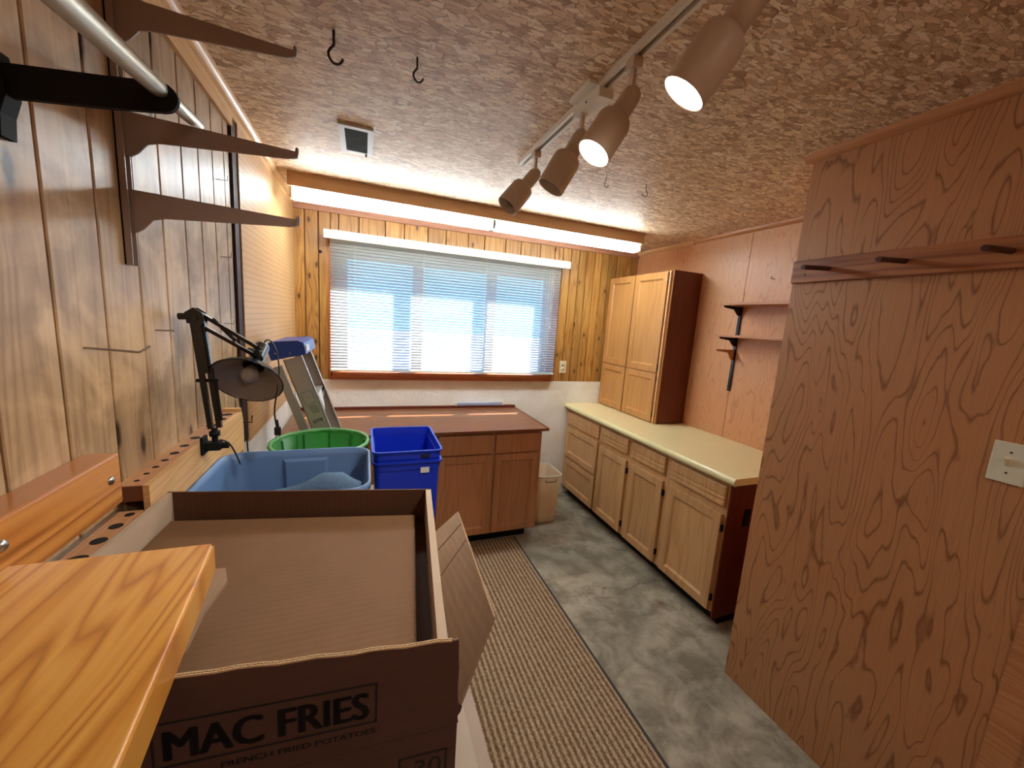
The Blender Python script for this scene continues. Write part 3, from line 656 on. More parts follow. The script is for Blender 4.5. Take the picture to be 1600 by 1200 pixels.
# nails by the edge of the rail
tag(MB().tube([(XR+.002, 1.80, 2.02), (XR-.03, 1.80, 2.02), (XR-.032, 1.80, 2.035)], .0025, 6).build('bent_nail', M['steel']), 'small bent nail in the far right plywood wall above the shelves', 'nail')

# ------------------------------------------------------------------ small shelves on the far right wall
t = thing('shelf_upright', (XR, 2.0, 1.255), 'black slotted shelf upright on the far right wall with a bare bracket', 'shelf upright')
MB().box((XR-.012, 1.99, 1.255), (XR-.0005, 2.01, 1.875)).build('channel', M['black'], t)
def tri(y_, z_, xt, mat, parent, nm='bracket', h=.06):
    return MB().prism([(XR-.012, z_-h), (XR-.012, z_), (xt, z_), (xt, z_-.012), (XR-.07, z_-.022), (XR-.03, z_-h)][::-1], 1, y_-.003, y_+.003).build(nm, mat, parent)
tri(2.0, 1.845, 2.285, M['black'], t); tri(2.0, 1.633, 2.285, M['black'], t); tri(2.0, 1.548, 2.27, M['trim'], t, h=.075)
MB().lathe([(0, 0), (.004, 0), (.003, .003), (0, .003)], (XR-.012, 2.0, 1.60), (-1, 0, 0), 8).lathe([(0, 0), (.004, 0), (.003, .003), (0, .003)], (XR-.012, 2.0, 1.27), (-1, 0, 0), 8).build('screw', M['steel'], t)
tag(MB().box((2.275, 1.15, 1.8455), (XR-.013, 2.035, 1.862), .2, .001).build('wall_shelf', M['trim']), 'upper of the two short wooden shelves on the far right wall', 'shelf', 'short shelves on the black upright')
tag(MB().box((2.275, 1.15, 1.6335), (XR-.013, 2.035, 1.650), .5, .001).build('wall_shelf', M['trim']), 'lower of the two short wooden shelves on the far right wall', 'shelf', 'short shelves on the black upright')

# ------------------------------------------------------------------ pegboard on the left wall
t = thing('pegboard', (XL, 2.55, 1.05), 'large perforated pegboard on the left wall beside the window', 'pegboard')
MB().box((XL+.009, 1.915, 1.045), (XL+.013, D-.019, H-.05)).build('board', M['pegboard'], t)
MB().box((XL, 1.92, 1.05), (XL+.009, 1.935, H-.055)).box((XL, 2.55, 1.05), (XL+.009, 2.57, H-.055)).build('batten', M['endgrain'], t)

# ------------------------------------------------------------------ shelf upright with brackets, rod
SY = 1.105
t = thing('shelf_standard', (XL, SY, 1.70), 'brown slotted shelf standard with three empty brackets on the left wall', 'shelf standard')
MB().box((XL, SY-.012, 1.70), (XL+.003, SY+.012, 2.30)).box((XL, SY-.012, 1.70), (XL+.014, SY-.009, 2.30)).box((XL, SY+.009, 1.70), (XL+.014, SY+.012, 2.30)).build('channel', M['brownmetal'], t)
sm_ = MB()
for k in range(24): sm_.box((XL+.003, SY-.004, 1.715+k*.0245), (XL+.0036, SY+.004, 1.728+k*.0245))
sm_.build('slots', M['steel'], t)
for zt in (2.205, 1.993, 1.841):
    z0 = zt+.004
    pts = [(XL+.006, z0-.070), (XL+.020, z0-.076), (XL+.034, z0-.066), (XL+.050, z0-.046), (XL+.07, z0-.040), (-.17, z0-.022), (-.156, z0-.018), (-.150, z0-.008), (-.150, z0+.006), (-.154, z0+.006), (-.156, z0-.003), (XL+.006, z0+.012)]
    MB().prism(pts[::-1], 1, SY-.002, SY+.002).build('bracket', M['brownmetal'], t)
    MB().prism([(-.16, z0-.020), (-.15, z0-.016), (-.148, z0-.006), (-.148, z0+.004), (-.154, z0-.002)], 1, SY-.004, SY+.004).build('bracket_tip', M['brownmetal'], t)
t = thing('rod_bracket', (XL, .81, 1.84), 'black closet rod bracket high on the left wall', 'bracket')
arm = [(XL+.004, 1.892), (XL+.004, 1.935), (-.36, 1.948), (-.30, 1.956)]+[(-.293+.021*math.cos(a), 1.936+.021*math.sin(a)) for a in [R(80-20*k) for k in range(9)]]+[(-.36, 1.905)]
MB().prism(arm, 1, .804, .812).build('arm', M['blackmatte'], t)
MB().prism([(XL+.001, 1.84), (XL+.001, 1.95), (XL+.012, 1.95), (XL+.02, 1.895), (XL+.012, 1.87), (XL+.010, 1.84)][::-1], 1, .795, .822).build('wall_foot', M['blackmatte'], t)
MB().tube([(-.296, .802, 1.936), (-.296, .814, 1.936)], .021, 20).build('end_ring', M['blackmatte'], t)
tag(MB().tube([(-.216, .38, 1.846), (-.366, 1.18, 2.036)], .0125, 18).build('closet_rod', M['rodm']), 'brushed metal closet rod running through the black bracket', 'rod')

# nails in the left wall
def nail(pts, r, label): tag(MB().tube(pts, r, 7).build('wall_nail', M['steel']), label, 'nail', 'nails in the left wall boards')
nail([(XL-.004, .935, 1.535), (XL+.075, .945, 1.528), (XL+.088, .955, 1.540)], .0022, 'long bent nail in the left wall above the shelf back board')
nail([(XL-.004, 1.20, 1.556), (XL+.035, 1.205, 1.556), (XL+.036, 1.205, 1.556)], .0018, 'short straight nail in the left wall beside the desk lamp')
nail([(XL-.002, 1.70, 2.052), (XL+.028, 1.71, 2.055), (XL+.030, 1.71, 2.070)], .0016, 'small wire hook high on the left wall, topmost in its column')
nail([(XL-.002, 1.70, 1.795), (XL+.028, 1.71, 1.797), (XL+.030, 1.71, 1.812)], .0016, 'small wire hook on the left wall at mid height in its column')
nail([(XL-.002, 1.70, 1.560), (XL+.028, 1.71, 1.560), (XL+.030, 1.71, 1.574)], .0016, 'small wire hook on the left wall, lowest, behind the desk lamp arm')

# ------------------------------------------------------------------ drilled holder rails on the left wall
t = thing('tool_rail', (XL, 1.32, 1.16), 'long pine tool rail drilled with round holes on the left wall', 'tool rail')
ry0, ry1, rz = .985, 1.640, 1.243
MB().box((XL, ry0, rz-.034), (XL+.046, ry1, rz), .2).build('drilled_strip', M['raw_top'], t)
MB().box((XL+.046, ry0-.004, 1.10), (XL+.057, ry1, rz+.0005)).build('front_board', M['raw'], t)
MB().box((XL+.001, ry0-.002, rz-.034), (XL+.0455, ry0, rz-.001)).build('cut_end', M['endgrain'], t)
MB().box((XL, ry1, 1.08), (XL+.057, ry1+.02, rz+.012)).build('end_block', M['raw'], t)
for k, (yy, r_) in enumerate(((1.012, .005), (1.052, .0055), (1.093, .0065), (1.138, .0075), (1.190, .010), (1.250, .0105), (1.322, .012), (1.455, .016), (1.535, .0165), (1.60, .017))):
    MB().lathe([(0, 0), (r_, 0), (r_, .0007), (0, .0007)], (XL+.024, yy, rz), (0, 0, 1), 20, smooth=False).build('hole', M['black_hole'], t)
t = thing('tool_rail', (XL, .8, 1.15), 'low drilled pine tool rail partly hidden behind the varnished shelf', 'tool rail')
MB().box((XL, .60, 1.155), (XL+.045, .98, 1.19)).build('drilled_strip', M['raw_top'], t)
for yy, r_ in ((.962, .008), (.915, .011), (.862, .012), (.80, .017)):
    MB().lathe([(0, 0), (r_, 0), (r_, .0007), (0, .0007)], (XL+.030, yy, 1.19), (0, 0, 1), 20, smooth=False).build('hole', M['black_hole'], t)
MB().box((XL, .60, 1.190), (XL+.006, .98, 1.196)).build('metal_strip', M['steel'], t)
tag(MB().tube([(XL+.057, 1.655, 1.20), (XL+.085, 1.655, 1.198), (XL+.087, 1.655, 1.225)], .0022, 7).build('wire_hook', M['darkmetal']), 'bent wire hook at the far end of the tool rail', 'hook')

# ------------------------------------------------------------------ varnished shelf in the foreground
t = thing('varnished_shelf', (-.33, .2, 1.235), 'thick varnished pine shelf with a screwed back board in the near left corner', 'shelf')
bm = bmesh.new(); zt, zb = 1.28, 1.237
pts = [(-.43, .648), (-.207, .645), (-.172, .32), (-.10, -.35), (-.43, -.35)]
vb = [bm.verts.new((x_, y_, zb)) for x_, y_ in pts]; vt = [bm.verts.new((x_, y_, zt)) for x_, y_ in pts]
bm.faces.new(vb); bm.faces.new(vt[::-1])
for i in range(5): bm.faces.new((vb[i], vt[i], vt[(i+1) % 5], vb[(i+1) % 5]))
bmesh.ops.recalc_face_normals(bm, faces=bm.faces)
bmesh.ops.bevel(bm, geom=[e for e in bm.edges if all(v.co.z > 1.27 for v in e.verts) or abs(e.verts[0].co.z-e.verts[1].co.z) > .01], offset=.004, segments=3, affect='EDGES')
MB().bm(bm, .31).build('plank', M['varnish'], t)
MB().box((XL, -.35, 1.245), (-.43, .905, 1.343), 0., .004).build('back_board', M['varnish_y'], t)
for yy, zz in ((.872, 1.300), (.645, 1.308)): MB().lathe([(0, .005), (.004, .0045), (.0075, .002), (.008, 0)], (-.43, yy, zz), (1, 0, 0), 14).build('screw', M['steel'], t)

# ------------------------------------------------------------------ workbench along the left wall
t = thing('workbench', (-.12, .5, 0), 'low beige workbench along the left wall under the boxes', 'workbench')
MB().box((XL+.002, YB+.1, .745), (.21, 1.955, .78)).build('top', M['bench'], t)
MB().box((.21, YB+.1, .745), (.236, 1.955, .7802)).build('edge_strip', M['bench_edge'], t)
for yy in (-.9, .5, 1.9): MB().box((.12, yy, 0), (.18, yy+.05, .745)).build('leg', M['raw'], t)
for yy in (-.9, .5, 1.9): MB().box((XL+.01, yy, 0), (XL+.07, yy+.05, .745)).build('leg', M['raw'], t)

# ------------------------------------------------------------------ cardboard box with lettering
FR, BR_, BLc, FL = Vector((.122, .437)), Vector((.170, .935)), Vector((-.425, 1.045)), Vector((-.45, .462))
def wall(mb, a, b, z0, z1, th, side=1, za=None, zb=None):
    a = Vector(a); b = Vector(b); d = (b-a).normalized(); n = Vector((-d.y, d.x))*th*side
    za = z1 if za is None else za; zb = z1 if zb is None else zb
    q = [a, b, b+n, a+n]
    return mb.add([(*q[0], z0), (*q[1], z0), (*q[2], z0), (*q[3], z0), (*q[0], za), (*q[1], zb), (*q[2], zb), (*q[3], za)], [(0, 3, 2, 1), (4, 5, 6, 7), (0, 1, 5, 4), (1, 2, 6, 5), (2, 3, 7, 6), (3, 0, 4, 7)])
t = thing('cardboard_box', (-.15, .73, .7805), 'large brown fries carton with open flaps on the workbench', 'box')
mb = MB()
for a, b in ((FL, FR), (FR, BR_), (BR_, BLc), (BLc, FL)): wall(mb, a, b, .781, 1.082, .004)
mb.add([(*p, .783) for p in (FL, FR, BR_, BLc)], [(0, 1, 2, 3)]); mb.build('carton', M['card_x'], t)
# front flap standing up, with a torn right edge and a fluted cut top edge
zl = lambda x_: min(1.213+(.119-x_)*.075, 1.2345)
yfr = lambda x_: .437+(.122-x_)*.0437
fm = MB(); th = .004
edge = [(.119, 1.213), (.1195, 1.19), (.121, 1.17), (.1205, 1.14), (.122, 1.115), (.128, 1.108), (.126, 1.100), (.122, 1.094), (.1235, 1.083)]
xl = -.45
out = [(xl, 1.083)]+[(xl, zl(xl))]+[(x_, zl(x_)+.0012*math.sin(x_*90)) for x_ in [xl+.02*k for k in range(1, 29) if xl+.02*k < .112]]+edge
n_ = len(out)
fv = [(x_, yfr(x_), z_) for x_, z_ in out]; bv = [(x_, yfr(x_)+th, z_) for x_, z_ in out]
fm.add(fv+bv, [list(range(n_))[::-1], list(range(n_, 2*n_))]+[(i, (i+1) % n_, n_+(i+1) % n_, n_+i) for i in range(n_)])
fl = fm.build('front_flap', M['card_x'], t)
ce = MB()
for k in range(int((.117-xl)/.0035)):
    xa = xl+k*.0035; xb = xa+.0035; ya, yb = (.0006, th-.0006) if k % 2 else (th-.0006, .0006)
    q = [(xa, yfr(xa)+ya-.0004), (xb, yfr(xb)+yb-.0004), (xb, yfr(xb)+yb+.0004), (xa, yfr(xa)+ya+.0004)]
    z_ = zl(xa)+.0012*math.sin(xa*90); ce.add([(p[0], p[1], z_-.003) for p in q]+[(p[0], p[1], z_+.0012) for p in q], [(4, 5, 6, 7), (0, 1, 5, 4), (2, 3, 7, 6), (1, 2, 6, 5), (3, 0, 4, 7)])
for s_ in (0., th-.0006):
    for k in range(28):
        xa = xl+k*.02; xb = min(xa+.02, .117); z1_, z2_ = zl(xa)+.0012*math.sin(xa*90), zl(xb)+.0012*math.sin(xb*90)
        if xb <= xa: break
        ce.add([(xa, yfr(xa)+s_-.0002, z1_-.001), (xb, yfr(xb)+s_-.0002, z2_-.001), (xb, yfr(xb)+s_+.0008, z2_-.001), (xa, yfr(xa)+s_+.0008, z1_-.001), (xa, yfr(xa)+s_-.0002, z1_+.0013), (xb, yfr(xb)+s_-.0002, z2_+.0013), (xb, yfr(xb)+s_+.0008, z2_+.0013), (xa, yfr(xa)+s_+.0008, z1_+.0013)], [(4, 5, 6, 7), (0, 1, 5, 4), (1, 2, 6, 5), (2, 3, 7, 6), (3, 0, 4, 7)])
ce.build('fluted_edge', M['card_edge'], fl)
# lettering: panel frame (x along panel, z up)
def PM(x_, z_, slope=-.035):
    ex = Vector((1, -.0437, slope)).normalized(); ez = Vector((.0, 0, 1)); ey = ex.cross(ez)
    Mx = Matrix(((ex.x, ez.x, ey.x, x_), (ex.y, ez.y, ey.y, yfr(x_)-.0006), (ex.z, ez.z, ey.z, z_), (0, 0, 0, 1))); return Mx
lm = MB()
def put_text(s_, x_, z_, w_, h_, bold):
    m0, wid = text_mb(s_, 1., Matrix.Identity(4), .0, bold)
    hh = max(v.y for v in m0.v); P_ = PM(x_, z_)
    b = len(lm.v); lm.add([P_ @ Vector((v.x*w_/wid, v.y*h_/hh, v.z*0)) for v in m0.v], m0.f)
for dx_, dz_ in ((-.0022, 0.), (-.0011, .0006), (0., -.0006), (.0011, .0006), (.0022, 0.)): put_text('MAC FRIES', -.200+dx_, 1.1345+dz_, .207, .037, 0.)
for dx_ in (-.0004, .0004): put_text('FRENCH FRIED POTATOES', -.150+dx_, 1.108, .166, .0075, 0.)
def frame(x0, z0, w_, h_, k=.0026):
    for a, b, c, d in ((0, 0, w_, k), (0, h_-k, w_, h_), (0, 0, k, h_), (w_-k, 0, w_, h_)):
        P_ = PM(x0, z0); lm.add([P_ @ Vector(p) for p in ((a, b, .0002), (c, b, .0002), (c, d, .0002), (a, d, .0002))], [(0, 1, 2, 3)])
frame(-.212, 1.126, .230, .058)
frame(.045, 1.005, .065, .045)
put_text('30', .066, 1.012, .036, .028, 0.)
lm.build('printed_lettering', M['ink'], fl)
# right flap thrown outwards
P1, P2, P3, P4 = Vector((.243, .965, 1.110)), Vector((.193, .50, 1.177)), Vector((.131, .458, 1.077)), Vector((.176, .935, 1.075))
nn = (P2-P3).cross(P4-P3).normalized()*.004
rf_ = MB(); NU, NV = 12, 3; gv = []
for lay in (0, 1):
    for j in range(NV+1):
        for i in range(NU+1):
            u, v_ = i/NU, j/NV; p = (P3.lerp(P4, u)).lerp(P2.lerp(P1, u), v_)
            for c_ in (.62, .82): p = p - nn.normalized()*.0012*math.exp(-((u-c_)/.02)**2)
            gv.append(p+nn*lay)
K = (NU+1)*(NV+1); fs = []
for j in range(NV):
    for i in range(NU):
        a = j*(NU+1)+i; fs += [(a, a+1, a+NU+2, a+NU+1), (K+a, K+a+NU+1, K+a+NU+2, K+a+1)]
for i in range(NU): a = NV*(NU+1)+i; fs.append((a, a+1, K+a+1, K+a)); fs.append((i+1, i, K+i, K+i+1))
for j in range(NV): a = j*(NU+1); fs.append((a, a+NU+1, K+a+NU+1, K+a)); b = a+NU; fs.append((b+NU+1, b, K+b, K+b+NU+1))
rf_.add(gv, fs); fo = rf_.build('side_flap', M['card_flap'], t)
cr = MB()
for u in (.62, .82): cr.tube([P3.lerp(P4, u)+(P2.lerp(P1, u)-P3.lerp(P4, u))*v_-nn.normalized()*.0002*0+nn*s_ for v_, s_ in ((.02, 1.), (.98, 1.))], .0011, 4)
cr.build('crease', M['card_dark'], fo)
ed_ = MB(); nseg = 90
for k in range(nseg):
    a = P2.lerp(P1, k/nseg); b = P2.lerp(P1, (k+1)/nseg); o1, o2 = (.15, .85) if k % 2 else (.85, .15); out_ = (P2-P3).normalized()*.0012
    ed_.add([a+nn*(o1-.1), b+nn*(o2-.1), b+nn*(o2+.1), a+nn*(o1+.1), a+nn*(o1-.1)+out_, b+nn*(o2-.1)+out_, b+nn*(o2+.1)+out_, a+nn*(o1+.1)+out_], [(4, 5, 6, 7), (0, 1, 5, 4), (2, 3, 7, 6)])
ed_.build('fluted_edge', M['card_edge'], fo)
# tray set inside the carton
iFR, iBR, iBL, iFL = Vector((.106, .448)), Vector((.158, .925)), Vector((-.412, 1.032)), Vector((-.435, .475))
t = thing('cardboard_tray', (-.15, .73, .80), 'shallow cardboard tray with a loose sheet, set inside the fries carton', 'tray')
wall(MB(), iBR, iBL, .80, 1.205, .005).build('end_wall', M['card_dark'], t); wall(MB(), iFL, iFR, .80, 1.17, .005).build('end_wall', M['card_dark'], t)
wall(MB(), iFR, iBR, .80, 1.205, .013).build('right_wall', M['card_pale'], t)
wall(MB(), iBL, iFL, .80, 1.205, .010).build('left_wall', M['card_pale'], t)  # paler cardboard stands in for window light on this inner face
MB().add([(*p, 1.118) for p in (iFL, iFR, iBR, iBL)], [(0, 1, 2, 3)]).build('base_sheet', M['card_dark'], t)
sh = MB(); q = [(-.415, .50), (.070, .470), (.118, .905), (-.398, 1.00)]
sh.add([(*p, 1.144) for p in q]+[(*p, 1.149) for p in q], [(3, 2, 1, 0), (4, 5, 6, 7), (0, 1, 5, 4), (1, 2, 6, 5), (2, 3, 7, 6), (3, 0, 4, 7)]); sh.build('loose_sheet', M['card'], t)
lf = MB(); q = [(-.42, .50), (-.213, .51), (-.207, .54), (-.209, .60), (-.200, .665), (-.212, .70), (-.42, .72)]
n_ = len(q); lf.add([(x_, y_, 1.196) for x_, y_ in q]+[(x_, y_, 1.202) for x_, y_ in q], [list(range(n_))[::-1], list(range(n_, 2*n_))]+[(i, (i+1) % n_, n_+(i+1) % n_, n_+i) for i in range(n_)]); lf.build('torn_flap', M['card_flap'], t)

# ------------------------------------------------------------------ storage tote with jeans
t = thing('storage_tote', (-.19, 1.21, .7805), 'slate blue plastic storage tote behind the fries carton', 'tote')
cx, cy, hx, hy = -.2005, 1.2475, .2195, .1825
MB().rrect([(.781, hx-.04, hy-.03, .04), (.79, hx-.035, hy-.028, .05), (1.136, hx-.006, hy-.006, .06), (1.136, hx, hy, .062), (1.158, hx, hy, .062), (1.158, hx-.007, hy-.007, .056), (1.136, hx-.011, hy-.011, .055), (.80, hx-.042, hy-.034, .045)], cx, cy, 8).build('tub', M['toteblue'], t)
gm = MB()
for x0, x1 in ((-.245, -.125),):
    yb0 = cy+hy-.012
    gm.add([(x0, yb0-.010, 1.122), (x1, yb0-.010, 1.122), (x1-.004, yb0-.018, 1.03), (x0+.004, yb0-.018, 1.03), (x0-.010, yb0+.001, 1.130), (x1+.010, yb0+.001, 1.130), (x1+.006, yb0-.009, 1.02), (x0-.006, yb0-.009, 1.02)], [(3, 2, 1, 0), (0, 1, 5, 4), (1, 2, 6, 5), (3, 0, 4, 7), (2, 3, 7, 6)])
gm.build('grip_recess', M['toteblue'], t)
def cloth(label, pts, r0, seed):
    rnd_ = random.Random(seed); mb = MB(); n = 14
    ph = [rnd_.random()*6 for _ in range(4)]
    rs = [r0*(.7+.35*math.sin(ph[0]+i*.9)*.5+.15) for i in range(len(pts))]
    rs[0] *= .3; rs[-1] *= .3
    s0 = len(mb.v); mb.tube(pts, rs, n, True)
    for i in range(s0, len(mb.v)):
        v = mb.v[i]; mb.v[i] = v+Vector((0, 0, .006*math.sin(v.x*70+ph[1])+.004*math.sin(v.y*110+ph[2])))
    return tag(mb.build('jeans', M['denim']), label, 'jeans')
cloth('crumpled grey-blue jeans lying in the storage tote', [(-.37, 1.16, 1.05), (-.33, 1.17, 1.095), (-.28, 1.18, 1.075), (-.21, 1.20, 1.085), (-.16, 1.20, 1.105), (-.11, 1.19, 1.118), (-.07, 1.19, 1.122), (-.035, 1.18, 1.10), (-.03, 1.16, 1.06)], .042, 3)

# ------------------------------------------------------------------ green tub, recycling bins
t = thing('green_tub', (-.17, 1.745, .7805), 'round green plastic tub behind the storage tote', 'tub')
gc = (-.170, 1.745, .781)
rib = lambda i, a: 1-.018*max(0, math.cos(a*16))**6 if i in (2, 3) else 1
MB().lathe([(0, 0), (.150, 0), (.156, .01), (.182, .300), (.179, .302), (.150, .014), (0, .012)], gc, (0, 0, 1), 96, mod=lambda i, a: (1+.025*(max(0., math.cos(a*14))**8)) if i in (2, 3) else (1-.0*a if i != 5 and i != 4 else 1+.02*(max(0., math.cos(a*14))**8))).build('tub_wall', M['green'], t)
MB().lathe([(.180, .293), (.190, .293), (.194, .300), (.192, .308), (.181, .309), (.178, .303), (.180, .293)], gc, (0, 0, 1), 64).build('rim', M['greenrim'], t)
rb = MB()
for k in range(10):
    a = 2*math.pi*k/10+.2; c, s_ = math.cos(a), math.sin(a); nx, ny = -s_*.004, c*.004
    i0, i1 = .150, .176
    rb.add([(gc[0]+c*i0+nx, gc[1]+s_*i0+ny, gc[2]+.02), (gc[0]+c*i0-nx, gc[1]+s_*i0-ny, gc[2]+.02), (gc[0]+c*i1-nx, gc[1]+s_*i1-ny, gc[2]+.29), (gc[0]+c*i1+nx, gc[1]+s_*i1+ny, gc[2]+.29),
            (gc[0]+c*(i0-.008), gc[1]+s_*(i0-.008), gc[2]+.02), (gc[0]+c*(i1-.008), gc[1]+s_*(i1-.008), gc[2]+.29)], [(0, 4, 5, 3), (4, 1, 2, 5)])
rb.build('inner_ribs', M['green'], t)
def bluebin(z0, label, h=.275):
    t = thing('recycling_bin', (.168, 1.69, z0), label, 'bin', 'nested blue recycling bins')
    cx, cy = .166, 1.69; hx, hy = .134, .178
    MB().rrect([(z0, hx-.022, hy-.022, .015), (z0+.006, hx-.016, hy-.018, .02), (z0+h-.035, hx-.011, hy-.011, .022), (z0+h-.035, hx-.004, hy-.004, .024), (z0+h-.006, hx-.002, hy-.002, .024), (z0+h-.006, hx+.004, hy+.004, .026), (z0+h, hx+.004, hy+.004, .026),
                (z0+h, hx-.004, hy-.004, .02), (z0+h-.03, hx-.0075, hy-.0075, .019), (z0+.012, hx-.0135, hy-.0145, .017)], cx, cy, 4, smooth=False).build('tub', M['blue'], t)
    return t
b1 = bluebin(.7815, 'lower of the two nested blue recycling bins on the workbench', .275)
b2 = bluebin(.8115, 'upper of the two nested blue recycling bins on the workbench', .290)
MB().box((.215, 1.690-.1745, 1.005), (.25, 1.690-.172, 1.03)).build('sticker', M['white'], b1)
MB().box((.215, 1.690-.1785, 1.072), (.25, 1.690-.1765, 1.084)).build('mark', M['ink'], b2)

# ------------------------------------------------------------------ stepladder leaning on the left wall
t = thing('stepladder', (.1, 2.18, 0), 'folded aluminium stepladder with a blue top leaning by the window', 'ladder')
ly0, ly1 = 2.0, 2.34
def lx(z_): return -.27+(1.41-z_)*.343
dirv = Vector((.343, 0, -1)).normalized(); perp = Vector((1, 0, .343)).normalized()
def rail(y0, y1, off0, off1, ztop, zbot, mat, name):
    def P(z_, o_): return Vector((lx(z_), 0, z_))-perp*o_
    a, b, c, d = P(ztop, off0), P(zbot, off0), P(zbot, off1), P(ztop, off1)
    mb = MB(); vv = [(p.x, y0, p.z) for p in (a, b, c, d)]+[(p.x, y1, p.z) for p in (a, b, c, d)]
    mb.add(vv, [(0, 1, 2, 3), (7, 6, 5, 4), (0, 4, 5, 1), (1, 5, 6, 2), (2, 6, 7, 3), (3, 7, 4, 0)]); return mb.build(name, mat, t)
for (ya, yb) in ((ly0, ly0+.003), (ly1-.003, ly1)):
    o = rail(ya, yb, 0., .078, 1.42, .02, M['alu'], 'front_rail')
    sgn = 1 if ya == ly0 else -1
    y2 = ya+sgn*.028
    for oo in ((0., .003), (.075, .078)):
        def P(z_, o_): return Vector((lx(z_), 0, z_))-perp*o_
        a, b, c, d = P(1.42, oo[0]), P(.02, oo[0]), P(.02, oo[1]), P(1.42, oo[1]); yy0, yy1 = sorted((ya, y2))
        MB().add([(p.x, yy0, p.z) for p in (a, b, c, d)]+[(p.x, yy1, p.z) for p in (a, b, c, d)], [(0, 1, 2, 3), (7, 6, 5, 4), (0, 4, 5, 1), (1, 5, 6, 2), (2, 6, 7, 3), (3, 7, 4, 0)]).build('flange', M['alu'], o)
rail(ly0+.012, ly0+.03, .094, .130, 1.40, .02, M['alu'], 'rear_rail'); rail(ly1-.03, ly1-.012, .094, .130, 1.40, .02, M['alu'], 'rear_rail')
for zz in (1.22, .95, .66, .36):
    x_ = lx(zz); MB().box((x_-.078, ly0+.003, zz-.012), (x_-.002, ly1-.003, zz+.004)).box((x_-.006, ly0+.003, zz-.045), (x_-.002, ly1-.003, zz+.004)).build('step', M['alu'], t)
# braces with a white tag, blue top cap
MB().add([(lx(1.235)+.002, ly0+.03, 1.235), (lx(1.235)+.002, ly0+.17, 1.235), (lx(1.15)+.002, ly0+.03, 1.15), (lx(1.18)+.002, ly0+.10, 1.18)], [(0, 2, 3, 1)]).build('brace_tag', M['white'], t)
cap = MB(); o_ = Vector((-.333, 0, 1.435))
cb = [(-.392, 1.392), (-.252, 1.428), (-.262, 1.478), (-.285, 1.488), (-.392, 1.478), (-.412, 1.460)]
cap.prism(cb[::-1], 1, ly0-.012, ly1+.012)
cap.build('top_cap', M['bluecap'], t)
MB().box((-.258, ly0+.01, 1.438), (-.252, ly0+.10, 1.466)).build('cap_label', M['white'], t)
for yy in (ly0-.014,):
    for x_, z_ in ((-.375, 1.425), (-.318, 1.43)): MB().lathe([(0, 0), (.005, 0), (.004, .003), (0, .003)], (x_, yy+.002, z_), (0, -1, 0), 10).build('rivet', M['steel'], t)
lbl = MB()
def P(z_, o_): return Vector((lx(z_), 0, z_))-perp*o_
def lrect(z0, z1, o0, o1, k=.0012):
    c = [P(z0, o0), P(z1, o0), P(z1, o1), P(z0, o1)]
    for i in range(4):
        a, b = c[i], c[(i+1) % 4]; n_ = (b-a).normalized().cross(Vector((0, 1, 0)))*k
        lbl.add([(a.x, ly0-.0004, a.z), (b.x, ly0-.0004, b.z), (b.x+n_.x, ly0-.0004, b.z+n_.z), (a.x+n_.x, ly0-.0004, a.z+n_.z)], [(0, 1, 2, 3)])
lrect(1.262, 1.205, .018, .062)
lbl.build('printed_label', M['ink'], t)
m0, wid = text_mb('LITE', 1., Matrix.Identity(4), 0, .03)
ex = perp; ez = -dirv
hh = max(v.y for v in m0.v); lt = MB(); base = P(1.115, .058)
lt.add([(base+ex*(v.x*.042/wid)+ez*(v.y*.015/hh)+Vector((0, ly0-.0006, 0))) for v in m0.v], m0.f)
lt.build('printed_logo', M['ink'], t); lt = MB()
for k in range(5):
    a = P(1.192-k*.008, .055-.002*k); lt.add([(a.x, ly0-.0006, a.z), ((a+ex*.034).x, ly0-.0006, (a+ex*.034).z), ((a+ex*.034+ez*.0022).x, ly0-.0006, (a+ex*.034+ez*.0022).z), ((a+ez*.0022).x, ly0-.0006, (a+ez*.0022).z)], [(0, 1, 2, 3)])
lt.build('printed_lines', M['ink'], t)
MB().box((lx(.03)-.085, ly0-.004, .0), (lx(.03)+.012, ly0+.03, .03)).build('foot', M['blackmatte'], t); MB().box((lx(.03)-.085, ly1-.03, .0), (lx(.03)+.012, ly1+.004, .03)).build('foot', M['blackmatte'], t)

# ------------------------------------------------------------------ swing-arm lamp clamped to the tool rail
LY = 1.27
t = thing('swing_arm_lamp', (-.42, LY, 1.20), 'black swing-arm desk lamp clamped to the pine tool rail', 'lamp')
xr = XL+.057
cl = MB().box((xr, LY-.018, 1.212), (xr+.008, LY+.018, 1.262), bev=.002).box((xr+.004, LY-.014, 1.222), (xr+.045, LY+.014, 1.246), bev=.004).tube([(xr+.03, LY, 1.234), (xr+.062, LY, 1.234)], .009, 12).build('clamp', M['blackmatte'], t)
MB().tube([(xr+.03, LY, 1.24), (xr+.03, LY, 1.285)], .0075, 12).lathe([(0, 0), (.013, .001), (.013, .014), (0, .015)], (xr+.03, LY, 1.262), (0, 0, 1), 14).build('post', M['blackmatte'], t)
B0 = Vector((xr+.032, LY, 1.285)); J1 = Vector((-.425, 1.29, 1.592)); J2 = Vector((-.292, 1.315, 1.497))
def bar(mb, a, b, w_=.0045, off=Vector((0, 0, 0))): return mb.tube([a+off, b+off], w_, 4, smooth=False)
oy = Vector((0, .011, 0)); d1 = (J1-B0).normalized(); side = Vector((d1.z, 0, -d1.x))*.010
lo_ = MB()
for s_ in (-1, 1): bar(lo_, B0, J1, .0085, side*s_*.95+oy*.2*s_)
bar(lo_, B0+(J1-B0)*.5, J1, .013); lo_.build('lower_arm', M['black'], t)
